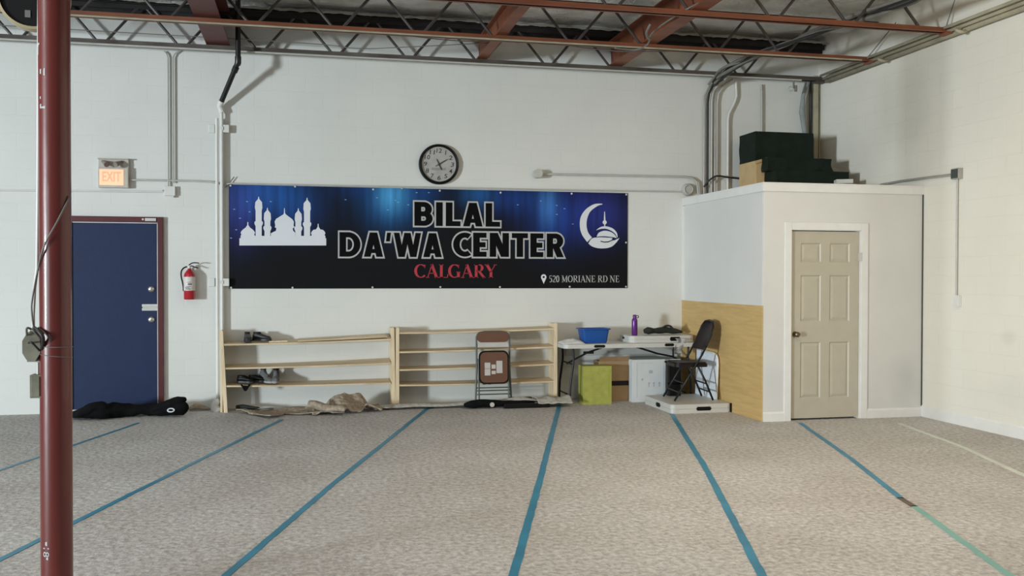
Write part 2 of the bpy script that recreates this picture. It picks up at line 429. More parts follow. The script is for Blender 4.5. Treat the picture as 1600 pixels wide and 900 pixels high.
# ceiling: foil-faced insulation sagging between the joists
def ceil(u, v):
    x = -9+u*(RX+9); y = -1+v*(D+1)
    sag = .05*math.cos((y-11.3)/1.39*2*PI)
    n3 = noise.noise(Vector((x*2.1, y*2.1, 0)))*.03+noise.noise(Vector((x*7, y*7, 3)))*.012
    return (x, y, 4.765+sag*.8+n3)
mb = MB(); mb.sheet(260, 200, ceil); struct(mb, 'ceiling', 'foil', smooth=True)
# black strip: the dark of the gap atop the back wall put into colour
mb = MB(); mb.box(-9, RX, D-.09, D, 4.60, 4.74); struct(mb, 'trim_1', 'black_steel')
# crumpled foil edge over the black strip
def lip(u, v):
    x = -9+u*(RX+9); k = noise.noise(Vector((x*9, v*3, 0)))*.028+noise.noise(Vector((x*23, v*5, 7)))*.014
    return (x, 11.22+v*.10+k, 4.685+.09*(1-v)*0+.06*v+k*.8)
mb = MB(); mb.sheet(500, 4, lip); struct(mb, 'trim_2', 'foil', smooth=True)
# baseboard
def base_prof(h=.105, t=.016): return [(0, 0), (t, 0), (t, h-.02), (t*.45, h-.006), (t*.3, h), (0, h)]
mb = MB(); mb.prism([(RX-u, v) for u, v in base_prof(.13)], -1, CY, 'XZ'); struct(mb, 'baseboard_right', 'white_paint')

# closet in the corner
mb = MB()
mb.box(CX, 5.165, CY, CY+.1, 0, CZ-.02); mb.box(6.062, RX, CY, CY+.1, 0, CZ-.02); mb.box(5.165, 6.062, CY, CY+.1, 2.115, CZ-.02)
mb.box(CX, CX+.1, CY+.1, D, 0, CZ-.02)
mb.box(CX+.1, RX, CY+.1, D, CZ-.14, CZ-.04)
struct(mb, 'wall_closet', 'wall_closet')
mb = MB()   # cap boards round the top
mb.box(CX-.018, RX, CY-.018, CY, CZ-.085, CZ, .003); mb.box(CX-.018, CX, CY, D, CZ-.085, CZ, .003)
mb.box(CX-.018, RX, CY-.018, CY+.12, CZ, CZ+.014, .003); mb.box(CX-.018, CX+.12, CY+.12, D, CZ, CZ+.014, .003)
struct(mb, 'trim_3', 'white_paint')
mb = MB(); mb.box(CX-.014, CX, D-.06, D, 1.27, CZ-.09); mb.box(CX-.004, CX+.001, CY, CY+.03, 1.27, CZ-.09); struct(mb, 'trim_4', 'white_paint')
mb = MB(); mb.box(CX-.013, CX, CY+.002, D, 0, 1.265, .002); ply = struct(mb, 'wall_plywood', 'plywood')
mb = MB(); mb.prism([(CY-u, v) for u, v in base_prof()], CX, 5.11, 'YZ'); mb.prism([(CY-u, v) for u, v in base_prof()], 6.12, RX, 'YZ'); struct(mb, 'baseboard_closet', 'white_paint')
mb = MB(); mb.box(RX-.012, RX, CY-.012, CY, .1, CZ); struct(mb, 'trim_5', 'frame_grey')

# white six-panel closet door
dr = bpy.data.objects.new('door_1', None); COL.objects.link(dr); dr.location = (5.20, CY, 0); dr['kind'] = 'structure'
W, H = .828, 2.085
xs = [0, .115, .36, .468, .713, W]; zs = [.02, .26, .95, 1.14, 1.70, 1.82, 2.0, H]
zs = [.02, .24, .86, 1.09, 1.60, 1.745, 1.955, H]
mb = MB()
mb.box(0, W, .03, .07, .02, H)                               # core behind
for i in range(5):                                           # stiles
    if i in (0, 2, 4): mb.box(xs[i], xs[i+1], .018, .03, .02, H)
for j in range(7):
    if j in (0, 2, 4, 6):
        for i in (1, 3): mb.box(xs[i], xs[i+1], .018, .03, zs[j], zs[j+1])
for i in (1, 3):
    for j in (1, 3, 5):                                      # raised panels with slopes
        x0, x1, z0, z1 = xs[i], xs[i+1], zs[j], zs[j+1]
        a, b2 = .012, .042
        o1 = [(x0, .018, z0), (x1, .018, z0), (x1, .018, z1), (x0, .018, z1)]
        o2 = [(x0+a, .0295, z0+a), (x1-a, .0295, z0+a), (x1-a, .0295, z1-a), (x0+a, .0295, z1-a)]
        o3 = [(x0+b2, .020, z0+b2), (x1-b2, .020, z0+b2), (x1-b2, .020, z1-b2), (x0+b2, .020, z1-b2)]
        mb.loft([o1, o2, o3], cap=False)
        q = [mb.bm.verts.new(p) for p in o3]; mb.bm.faces.new(q)
dl = mb.build('door_leaf', 'beige_door', dr)
mb = MB()
for x0, x1, z0, z1 in ((-.095, -.012, 0, H+.095), (W+.012, W+.095, 0, H+.095), (-.012, W+.012, H+.012, H+.095)):
    mb.box(x0, x1, -.018, 0, z0, z1, .004)
mb.box(-.03, -.005, 0, .1, 0, H+.02); mb.box(W+.005, W+.03, 0, .1, 0, H+.02); mb.box(-.03, W+.03, 0, .1, H+.008, H+.03)
mb.build('door_casing', 'white_paint', dr)
mb = MB(); mb.cyl((.05, .018, .95), (.05, .006, .95), .032, seg=20); mb.cyl((.05, .006, .95), (.05, -.03, .95), .011)
mb.lathe([(0, -.062), (.018, -.060), (.029, -.048), (.029, -.036), (.016, -.028), (.010, -.02)], 20, Matrix.Translation((.05, 0, .95)) @ Matrix.Rotation(-PI/2, 4, 'X') @ Matrix.Diagonal((1, 1, 1, 1)))
mb.build('door_knob', 'brass', dl, True, auto=40)
for z in (1.76,):
    mb = MB(); mb.box(W-.012, W+.022, -.02, .016, z, z+.09, .002); mb.cyl((W+.006, -.012, z-.003), (W+.006, -.012, z+.093), .007, seg=10); mb.build('hinge', 'steel_light', dr)

# blue steel exit door in the back wall
p = onY(255, 338); q = onY(248, 348)
d2 = bpy.data.objects.new('door_2', None); COL.objects.link(d2); d2.location = (-2.62, D, 0); d2['kind'] = 'structure'
DW, DH = .925, 2.195
mb = MB()
for x0, x1, z0, z1 in ((-.062, -.004, 0, DH+.07), (DW+.004, DW+.062, 0, DH+.07), (-.004, DW+.004, DH+.004, DH+.07)):
    mb.box(x0, x1, -.05, -.001, z0, z1, .003)
mb.build('door_frame', 'maroon', d2)
mb = MB(); mb.box(0, DW, -.03, -.002, .045, DH, .002); mb.build('door_leaf', 'blue_door', d2)
mb = MB(); mb.box(DW-.006, DW+.006, -.032, -.01, .05, DH-.01); mb.box(0, DW, -.034, -.004, DH-.006, DH+.006); mb.build('edge_strip', 'steel_light', d2)
mb = MB(); mb.box(-.004, DW+.004, -.06, -.001, 0, .045, .004); mb.build('threshold', 'steel_light', d2)
for z in (1.425, 1.07):
    mb = MB(); zz = z
    mb.lathe([(0, .026), (.022, .025), (.036, .012), (.040, 0)], 20, Matrix.Translation((DW-.07, -.03, zz)) @ Matrix.Rotation(PI/2, 4, 'X'))
    mb.build('deadbolt' if z > 1.3 else 'door_knob', 'chrome', d2, True)
mb = MB()
for z in (1.19, 1.235): mb.box(DW-.17, DW+.01, -.045, -.03, z-.016, z+.016, .003)
mb.box(DW-.165, DW-.005, -.036, -.03, 1.175, 1.25); mb.build('latch_guard', 'steel_light', d2)
mb = MB(); mb.box(DW-.13, DW-.01, -.066, -.05, DH+.02, DH+.055, .003); mb.cyl((DW-.155, -.05, DH+.04), (DW-.155, -.06, DH+.04), .012); mb.build('closer_bracket', 'steel_light', d2)

# ================================================================== JOISTS AND GIRDERS
def joist(Y, chord_mat, nodes, label, x0=-8.8, x1=RX-.03):
    t = thing('roof_joist', label, 'joist', (0, Y, JH), group='open web roof joists')
    zt = .42
    mb = MB()
    mb.box(x0, x1, -.055, -.012, 0, .006); mb.box(x0, x1, .012, .055, 0, .006); mb.box(x0, x1, -.018, -.012, 0, .055); mb.box(x0, x1, .012, .018, 0, .055)
    mb.build('bottom_chord', chord_mat, t)
    mb = MB()
    mb.box(x0, x1, -.06, -.012, zt+.049, zt+.055); mb.box(x0, x1, .012, .06, zt+.049, zt+.055); mb.box(x0, x1, -.018, -.012, zt, zt+.055); mb.box(x0, x1, .012, .018, zt, zt+.055)
    mb.build('top_chord', 'black_steel', t)
    xs = nodes[:]
    st = .872
    while xs[0]-st > -5: xs.insert(0, xs[0]-st)
    for x in xs:
        for s in (-1, 1):
            xt = x+s*(st/2-.035); xb = x+s*.035
            if xt > x1: continue
            mb = MB(); mb.cyl((xb, 0, .02), (xt, 0, zt+.03), .016, seg=8); mb.build('web_rod', 'web', t, True, auto=40)
    mb = MB(); mb.box(x1-.12, x1+.02, -.07, .07, -.02, 0); mb.build('bearing_plate', chord_mat, t)
    return t
n1 = [-.56+.872*k for k in range(-3, 8)]; n1 = [x-.02 for x in n1 if x < 6.5]
joist(11.32, 'joist_grey', [.35-.872*3+.872*k for k in range(0, 10)], 'open web joist with grey overpainted bottom chord tight against the back wall')
joist(10.15, 'orange_steel', [.33-.872*3+.872*k for k in range(0, 10)], 'orange open web joist, the middle one of the three')
joist(8.765, 'orange_steel', [2.95-.872*6+.872*k for k in range(0, 11)], 'orange open web joist nearest the camera, cut by the top edge')

def girder(x, label, m, w, h, z, y1=D, y0=-1, name='roof_girder'):
    mb = MB()
    mb.box(x-w/2, x+w/2, y0, y1, z, z+.014); mb.box(x-w/2, x+w/2, y0, y1, z+h-.014, z+h); mb.box(x-.006, x+.006, y0, y1, z+.014, z+h-.014)
    return single(mb, name, m, label, 'beam', 'steel beams running to the back wall')
girder(-1.0, 'wide dark red steel beam over the black drain pipe, running to the back wall', 'dark_red', .26, .40, JH+.062)
girder(2.12, 'narrow orange steel beam meeting the wall above the right of the clock', 'orange_steel', .12, .24, JH+.062)
girder(3.86, 'deep orange steel beam meeting the wall right of the banner middle', 'orange_steel', .17, .32, JH+.062)

# cables looped on the deep orange beam
pts = [onZ(1105, 0, 4.35), onZ(1085, 8, 4.3), onZ(1060, 22, 4.24), onZ(1030, 42, 4.2), onZ(1016, 56, 4.16), onZ(1014, 66, 4.12), onZ(1005, 74, 4.14), onZ(990, 78, 4.16), onZ(960, 75, 4.17)]
mb = MB(); mb.tube(smooth_path(pts, 5), .009, 6); mb.tube(smooth_path([onZ(1016, 38, 4.2), onZ(1010, 52, 4.14), onZ(1015, 62, 4.12)], 5), .014, 6)
single(mb, 'hanging_cable', 'cable_grey', 'grey cable dangling in a loop below the deep orange beam', 'cable', smooth=True)

# thin conduits and wires strung along the joists
def pipe(name, pts, r, m, label, cat='conduit', group=None, seg=8, smooth_n=0):
    if smooth_n: pts = smooth_path(pts, smooth_n)
    mb = MB(); mb.tube(pts, r, seg)
    return single(mb, name, m, label, cat, group, smooth=True, auto=50)
pipe('conduit', [(-8, 10.03, 4.188), (-2, 10.03, 4.183), (2.5, 10.03, 4.186), (RX-.3, 10.03, 4.19)], .011, 'tan_pipe', 'thin cream conduit strung just under the middle orange joist')
pipe('wire', [(-8, 11.15, 4.33), (-1.6, 11.15, 4.31), (.1, 11.15, 4.30), (.6, 11.1, 4.26), (1.2, 11.05, 4.3), (2.2, 10.9, 4.37)], .005, 'cable_grey', 'thin grey wire drooping behind the middle joist left of the clock', 'wire', smooth_n=4)
pipe('wire', [(.9, 10.6, 4.33), (1.7, 10.6, 4.29), (2.6, 10.6, 4.33), (3.6, 10.5, 4.25), (4.5, 10.4, 4.28)], .006, 'cable_grey', 'thin grey wire drooping behind the middle joist right of the clock', 'wire', smooth_n=4)
pipe('conduit', [(-8, 11.25, 4.19), (1, 11.25, 4.19), (RX-.4, 11.25, 4.193)], .012, 'conduit', 'thin pale conduit running under the joist at the back wall')
# dark bundle of cables sweeping towards the camera at the right
t = thing('cable_bundle', 'thick dark bundle of cables sweeping over the joists at upper right', 'cables', (5.2, 11.3, 4.2))
base = [onY(1116, 135, 11.36), onY(1122, 127, 11.3), onY(1140, 115, 11.0), onZ(1180, 92, 4.29), onZ(1225, 75, 4.29), onZ(1270, 58, 4.3), onZ(1350, 32, 4.31), onZ(1420, 8, 4.33), onZ(1480, -18, 4.33)]
for k in range(9):
    mb = MB(); off = [Vector((random.uniform(-.05, .05), 0, random.uniform(-.0, .05))) for _ in base]
    if k > 5: off = [o*1.7 for o in off]
    mb.tube(smooth_path([b+o for b, o in zip(base, off)], 5), random.choice((.012, .016, .022)), 6)
    mb.build('cable', 'cable_black' if k % 3 == 0 else 'cable_grey', t, True, world=True)
# painted pipe bundle on the right wall under the joist bearings
t = thing('pipe_bundle', 'thick tan painted pipes along the right wall below the joists', 'pipes', (RX-.12, 6, 4.1))
for k, (dx, dz, r) in enumerate(((.045, .165, .024), (.05, .11, .03), (.10, .14, .02), (.05, .215, .014), (.14, .175, .018))):
    mb = MB(); mb.tube([(RX-dx, -1, JH-.04+dz-.09), (RX-dx-.005, 4.8, JH-.045+dz-.09), (RX-dx, 8.2, JH-.035+dz-.09), (RX-dx-.01, D-.3, JH-.04+dz-.09)], r, 8); mb.build('pipe', 'tan_pipe', t, True, world=True)
for y in (9.9, 8.55):
    mb = MB(); mb.tube(smooth_path([(RX-.1, y, JH-.0), (RX-.17, y-.02, JH-.03), (RX-.13, y-.06, JH-.06), (RX-.05, y-.02, JH-.03)], 4), .02, 6); mb.build('pipe_coil', 'tan_pipe', t, True, world=True)
# wires hanging beside the right-hand joist ends
for (a, b, c, lab) in (((1400, 35), (1362, 82), (1350, 96), 'thin wire slanting up behind the end of the middle joist'), ((1492, 0), (1482, 30), (1478, 44), 'thin wire rising behind the end of the nearest joist')):
    pipe('wire', [onX(*c, RX-.1), onX(*b, RX-.08), onX(*a, RX-.06)], .006, 'cable_grey', lab, 'wire', smooth_n=4)

# ================================================================== COLUMN AT LEFT
COLX, COLY, COLR = -1.168, 4.79, .0705
t = thing('steel_column', 'red oxide painted round steel column in the left foreground', 'column', (COLX, COLY, 0))
mb = MB(); mb.cyl((0, 0, 0), (0, 0, JH+.06), COLR, seg=48, cap=True); mb.build('shaft', 'red_steel', t, True, auto=40)
mb = MB(); mb.box(-.14, .14, -.14, .14, 0, .014, .003); mb.build('base_plate', 'red_steel', t)
def on_col(a, z, e=.0012): # a = degrees from -Y towards +X
    r = COLR+e; return (r*math.sin(a), -r*math.cos(a), z)
def colpatch(poly): # poly of (angle, z)
    mb.bm.faces.new([mb.bm.verts.new(on_col(math.radians(a), z)) for a, z in poly])
mb = MB()
zc = lambda py: onY(90, py, COLY-.07).z
for (a0, a1, y0, y1) in ((-62, -54, 66, 72), (-59, -55, 72, 84), (-54, -48, 66, 69), (-45, -20, 107, 110), (-45, -38, 109, 115), (-27, -20, 109, 118), (-46, -40, 150, 154), (-40, -20, 166, 169), (-45, -38, 162, 169), (-30, -22, 846, 852), (-26, -18, 870, 874)):
    colpatch([(a0, zc(y1)), (a1, zc(y1+1)), (a1, zc(y0)), (a0, zc(y0+1))])
mb.build('paint_scuff', 'print_silver', t)
mb = MB()
text_mesh(mb, '18', (-zc(856), -zc(870), -40, -14), lambda u, v: on_col(math.radians(v), -u))
mb.build('chalk_number', 'print_silver', t)
# conduit, cables and boxes at its left
def colp(px, py, Y=COLY): return onY(px, py, Y)
pipe('conduit', [colp(61, -60), colp(60, 200), colp(59, 330), colp(58, 420), colp(54, 450), colp(52, 490), colp(52, 518)], .0075, 'conduit_white', 'slim cream conduit standing along the left edge of the red column', seg=10)
t = thing('junction_box', 'weathered octagonal junction box with cables left of the red column', 'electrical box', colp(54, 560))
mb = MB()
c = colp(53, 541); P = [(c.x+.042*math.cos(a)*(1.0), c.z+.075*math.sin(a)) for a in [PI/8+k*PI/4 for k in range(8)]]
mb.prism(P, COLY-.045, COLY+.01, 'XZ'); mb.build('box_body', 'olive_box', t, world=True)
mb = MB(); mb.box(c.x-.035, c.x+.03, COLY+.0, COLY+.03, c.z-.075, c.z+.06, .004); mb.build('backing_plate', 'conduit', t, world=True)
for k, (a, b) in enumerate((((45, 540), (62, 548)), ((48, 522), (64, 530)), ((42, 528), (50, 515)))):
    mb = MB(); mb.tube(smooth_path([colp(a[0], a[1]-4, COLY-.05), colp((a[0]+b[0])/2-4, (a[1]+b[1])/2-9, COLY-.08), colp(b[0], b[1], COLY-.05)], 5), .005, 6); mb.build('cable', 'cable_grey' if k else 'cable_black', t, True, world=True)
mb = MB()
mb.tube(smooth_path([colp(53, 512, COLY-.02), colp(58, 516, COLY-.07), colp(67, 527, COLY-.09), colp(66, 545, COLY-.05)], 5), .009, 6)
mb.tube(smooth_path([colp(60, 512, COLY-.03), colp(70, 520, COLY-.085), colp(82, 533, COLY-.088)], 5), .004, 6); mb.build('cable', 'cable_black', t, True, world=True)
t = thing('switch_box', 'weathered olive rectangular box hanging under the junction box', 'electrical box', colp(57, 622))
a, b = colp(46, 586, COLY-.04), colp(65, 622, COLY-.04)
mb = MB(); mb.box(a.x, b.x, COLY-.04, COLY+.03, b.z, a.z, .003); mb.build('box_body', 'olive_box', t, world=True)
mb = MB(); mb.box(a.x+.008, b.x-.008, COLY-.045, COLY-.04, b.z+.008, a.z-.008, .002); mb.build('cover', 'olive_box', t, world=True)
mb = MB(); mb.cyl((colp(60, 586).x, COLY, a.z), (colp(60, 566).x, COLY, colp(60, 566).z), .009, seg=10); mb.build('nipple', 'emt', t, True, auto=40, world=True)
def round_col(z0, z1, r, lab):
    pts = [Vector((COLX, COLY, z0+(z1-z0)*i/20))+Vector(((COLR+r+.001)*math.sin(math.radians(-95+190*i/20)), -(COLR+r+.001)*math.cos(math.radians(-95+190*i/20)), 0)) for i in range(21)]
    pipe('wire', pts, r, 'cable_grey', lab, 'wire')
round_col(zc(541), zc(544), .0022, 'thin wire wound round the red column, the upper loop by the junction box')
round_col(zc(552), zc(561), .0018, 'thin wire wound round the red column, the lower loop by the junction box')
pts = [(COLX+.073, COLY-.03, zc(305)), (COLX+.03, COLY-.078, zc(345)), (COLX-.03, COLY-.078, zc(385)), (COLX-.07, COLY-.035, zc(425)), (COLX-.088, COLY-.02, zc(450)), (COLX-.10, COLY-.02, zc(480)), (COLX-.09, COLY-.03, zc(512))]
pipe('cable', pts, .0042, 'cable_grey', 'thin brown-grey cable slanting across the front of the red column', 'cable', smooth_n=6)
# dark drum behind the column top
c = colp(53, -4, 4.97)
t = thing('round_drum_fixture', 'large round black fixture with a tan rim behind the column top', 'fixture', (c.x, c.y, c.z-.16))
rm = Matrix.Translation((0, 0, .16)) @ Matrix.Rotation(PI/2, 4, 'X')
mb = MB(); mb.lathe([(0, .02), (.148, .02), (.150, .03), (.150, -.03), (0, -.03)], 48, rm); mb.build('face', 'black', t, True, auto=30)
mb = MB(); mb.lathe([(.149, .032), (.162, .030), (.164, -.03), (.151, -.03), (.149, .032)], 48, rm); mb.build('rim', 'gold_rim', t, True, auto=40)
mb = MB(); mb.box(-.035, -.01, -.024, -.0205, .055, .09); mb.build('tag_sticker', 'cable_grey', t)
mb = MB(); mb.box(-.02, .09, .02, .05, .13, .19); mb.build('bracket', 'black_steel', t)

# ================================================================== BACK WALL FITTINGS
# banner
bl = onY(357.5, 451.2, D); br = onY(980.3, 302.6, D)
BX0, BX1, BZ0, BZ1 = -.895, 4.085, 1.428, 2.664
BW, BH = BX1-BX0, BZ1-BZ0
t = thing('wall_banner', 'long black and blue community centre banner with mosque silhouette on back wall', 'banner', (BX0, D-.012, BZ0))
GK = .68
def banner_mat():
    m, n, l, b = new_mat('printed_banner')
    tc = n.new('ShaderNodeTexCoord')
    def glow(cx, cz, sx, sz, col, k, streak=True):
        s1 = n.new('ShaderNodeVectorMath'); s1.operation = 'SUBTRACT'; s1.inputs[1].default_value = (cx*BW, 0, cz*BH); l.new(tc.outputs['Object'], s1.inputs[0])
        s2 = n.new('ShaderNodeVectorMath'); s2.operation = 'DIVIDE'; s2.inputs[1].default_value = (sx, 1e3, sz); l.new(s1.outputs[0], s2.inputs[0])
        dt = n.new('ShaderNodeVectorMath'); dt.operation = 'DOT_PRODUCT'; l.new(s2.outputs[0], dt.inputs[0]); l.new(s2.outputs[0], dt.inputs[1])
        ng = n.new('ShaderNodeMath'); ng.operation = 'MULTIPLY'; ng.inputs[1].default_value = -1; l.new(dt.outputs['Value'], ng.inputs[0])
        ex = n.new('ShaderNodeMath'); ex.operation = 'EXPONENT'; l.new(ng.outputs[0], ex.inputs[0])
        vm = n.new('ShaderNodeVectorMath'); vm.operation = 'SCALE'; vm.inputs[0].default_value = Vector(col)*k*GK; l.new(ex.outputs[0], vm.inputs['Scale'])
        return vm.outputs[0]
    gl = [glow(.10, .93, .42, .30, (.015, .12, .45), 1.0), glow(.02, .78, .28, .40, (.04, .05, .28), .9), glow(.16, .72, .30, .25, (.01, .05, .22), .7),
          glow(.385, .93, .17, .22, (.10, .45, .75), 1.0), glow(.385, .84, .36, .30, (.01, .11, .38), 1.0), glow(.30, 1.0, .3, .14, (.005, .03, .14), 1.0), glow(.46, .98, .25, .16, (.006, .05, .2), .9),
          glow(.60, .96, .20, .16, (.02, .16, .50), .8), glow(.70, .92, .35, .2, (.008, .05, .26), 1.0), glow(.785, .86, .12, .26, (.06, .22, .50), .9), glow(.80, .72, .36, .34, (.010, .05, .30), 1.0),
          glow(.90, .80, .36, .34, (.018, .03, .22), 1.1), glow(.96, .75, .25, .3, (.02, .025, .16), .8)]
    cur = gl[0]
    for g in gl[1:]:
        a = n.new('ShaderNodeVectorMath'); a.operation = 'ADD'; l.new(cur, a.inputs[0]); l.new(g, a.inputs[1]); cur = a.outputs[0]
    mp = n.new('ShaderNodeMapping'); mp.inputs['Scale'].default_value = (7, 1, .35); l.new(tc.outputs['Object'], mp.inputs[0])
    nz = n.new('ShaderNodeTexNoise'); nz.inputs['Scale'].default_value = 2; nz.inputs['Detail'].default_value = 4; l.new(mp.outputs[0], nz.inputs[0])
    mr = n.new('ShaderNodeMapRange'); mr.inputs[1].default_value = .3; mr.inputs[2].default_value = .7; mr.inputs[3].default_value = .6; mr.inputs[4].default_value = 1.15; l.new(nz.outputs[0], mr.inputs[0])
    sc = n.new('ShaderNodeVectorMath'); sc.operation = 'SCALE'; l.new(cur, sc.inputs[0]); l.new(mr.outputs[0], sc.inputs['Scale'])
    ad = n.new('ShaderNodeVectorMath'); ad.operation = 'ADD'; ad.inputs[1].default_value = (.006, .0065, .008); l.new(sc.outputs[0], ad.inputs[0])
    l.new(ad.outputs[0], b.inputs['Base Color']); b.inputs['Roughness'].default_value = .7; b.inputs['Specular IOR Level'].default_value = .15
    return m
mb = MB(); mb.box(0, BW, 0, .01, 0, BH); mb.build('panel', banner_mat(), t)
def bp(px, py):   # photo point -> banner coordinates
    q = onY(px, py, D-.012); return q.x-BX0, q.z-BZ0
def bplace(e): return lambda u, v: (u, -e, v)
def bbox_px(x0, y0, x1, y1):
    a = bp(x0, (y0+y1)/2); b = bp(x1, (y0+y1)/2); c = bp((x0+x1)/2, y0); d = bp((x0+x1)/2, y1)
    return (a[0], b[0], d[1], c[1])
# heavy sans letters: each stroke is laid down white and wide, then black and narrower
def heavy(mb, word, box, e, black):
    V, HZ, OUT = (.262, .185, .06) if black else (.385, .305, 0.)
    faces = []
    def bar(x0, y0, x1, y1):
        faces.append([(x0, y0), (x1, y0), (x1, y1), (x0, y1)])
    def vert(x, y0=0., y1=1.): bar(x-V/2, y0+OUT, x+V/2, y1-OUT)
    def horz(y, x0, x1, t=None):
        t = t or HZ; bar(x0+OUT, y-t/2, x1-OUT, y+t/2)
    def diag(x0, y0, x1, y1, w):
        w2 = (w if not black else w-.132); k = (x1-x0)/(y1-y0); lo, hi = (y0, y1) if y0 < y1 else (y1, y0); lo += OUT; hi -= OUT
        xa = x0+k*(lo-y0); xb = x0+k*(hi-y0)
        faces.append([(xa-w2/2, lo), (xa+w2/2, lo), (xb+w2/2, hi), (xb-w2/2, hi)])
    def arcs(cx, cy, rx, ry, a0, a1, n=18, trim=0.):
        if black and trim: d_ = math.copysign(trim, a1-a0); a0 += d_; a1 -= d_
        I, Oo = [], []
        for i in range(n+1):
            a_ = math.radians(a0+(a1-a0)*i/n); Oo.append((cx+(rx+V/2)*math.cos(a_), cy+(ry+HZ/2)*math.sin(a_))); I.append((cx+(rx-V/2)*math.cos(a_), cy+(ry-HZ/2)*math.sin(a_)))
        for i in range(n): faces.append([Oo[i], Oo[i+1], I[i+1], I[i]])
    segs = []; x = 0.
    T_, B_ = 1-.1525, .1525
    for ch in word:
        st = len(faces)
        if ch == 'B': vert(.1925); horz(T_, 0, .5); horz(.5, 0, .5); horz(B_, 0, .52); arcs(.42, .674, .19, .174, 90, -90, 12); arcs(.44, .326, .20, .174, 90, -90, 12); w_ = .84
        elif ch == 'I': vert(.1925); w_ = .385
        elif ch == 'L': vert(.1925); horz(B_, 0, .70); w_ = .66
        elif ch == 'A': diag(.2, 0, .47, 1, .40); diag(.74, 0, .47, 1, .40); horz(.27, .26, .68, .15 if black else .27); w_ = .92
        elif ch == 'D': vert(.1925); horz(T_, 0, .50); horz(B_, 0, .50); arcs(.42, .5, .35, .3475, 90, -90); w_ = .96
        elif ch == "'": diag(.13, .56, .19, 1, .29); w_ = .30
        elif ch == 'W': diag(.18, 1, .40, 0, .36); diag(.40, 0, .64, 1, .36); diag(.64, 1, .88, 0, .36); diag(.88, 0, 1.10, 1, .36); w_ = 1.21
        elif ch == 'C': arcs(.53, .5, .34, .3475, 50, 310, 22, 8); w_ = .80
        elif ch == 'E': vert(.1925); horz(T_, 0, .66); horz(.5, 0, .62); horz(B_, 0, .66); w_ = .68
        elif ch == 'N': vert(.18); vert(.70); diag(.20, 1, .68, 0, .42); w_ = .89
        elif ch == 'T': horz(T_, 0, .78); vert(.39); w_ = .76
        elif ch == 'R': vert(.1925); horz(T_, 0, .5); horz(.47, 0, .5); arcs(.42, .66, .20, .19, 90, -90, 12); diag(.42, .5, .66, 0, .42); w_ = .86
        else: w_ = .34
        for f in faces[st:]: segs.append([(x+u, v) for u, v in f])
        x += w_
    k = (box[1]-box[0])/x; h = box[3]-box[2]
    for i, f in enumerate(segs): mb.bm.faces.new([mb.bm.verts.new((box[0]+u*k, -e-(i % 23)*6e-5, box[2]+v*h)) for u, v in f])
for body, px in (('BILAL', (645, 314, 782, 356)), ("DA'WA", (528, 361, 692.6, 404)), ('CENTER', (705.6, 361.6, 884, 404))):
    bx = bbox_px(*px)
    mb = MB(); heavy(mb, body, bx, .0012, False); o = mb.build('title_lettering', 'print_silver', t)
    mb = MB(); heavy(mb, body, bx, .0032, True); mb.build('letter_fill', 'print_black', o)

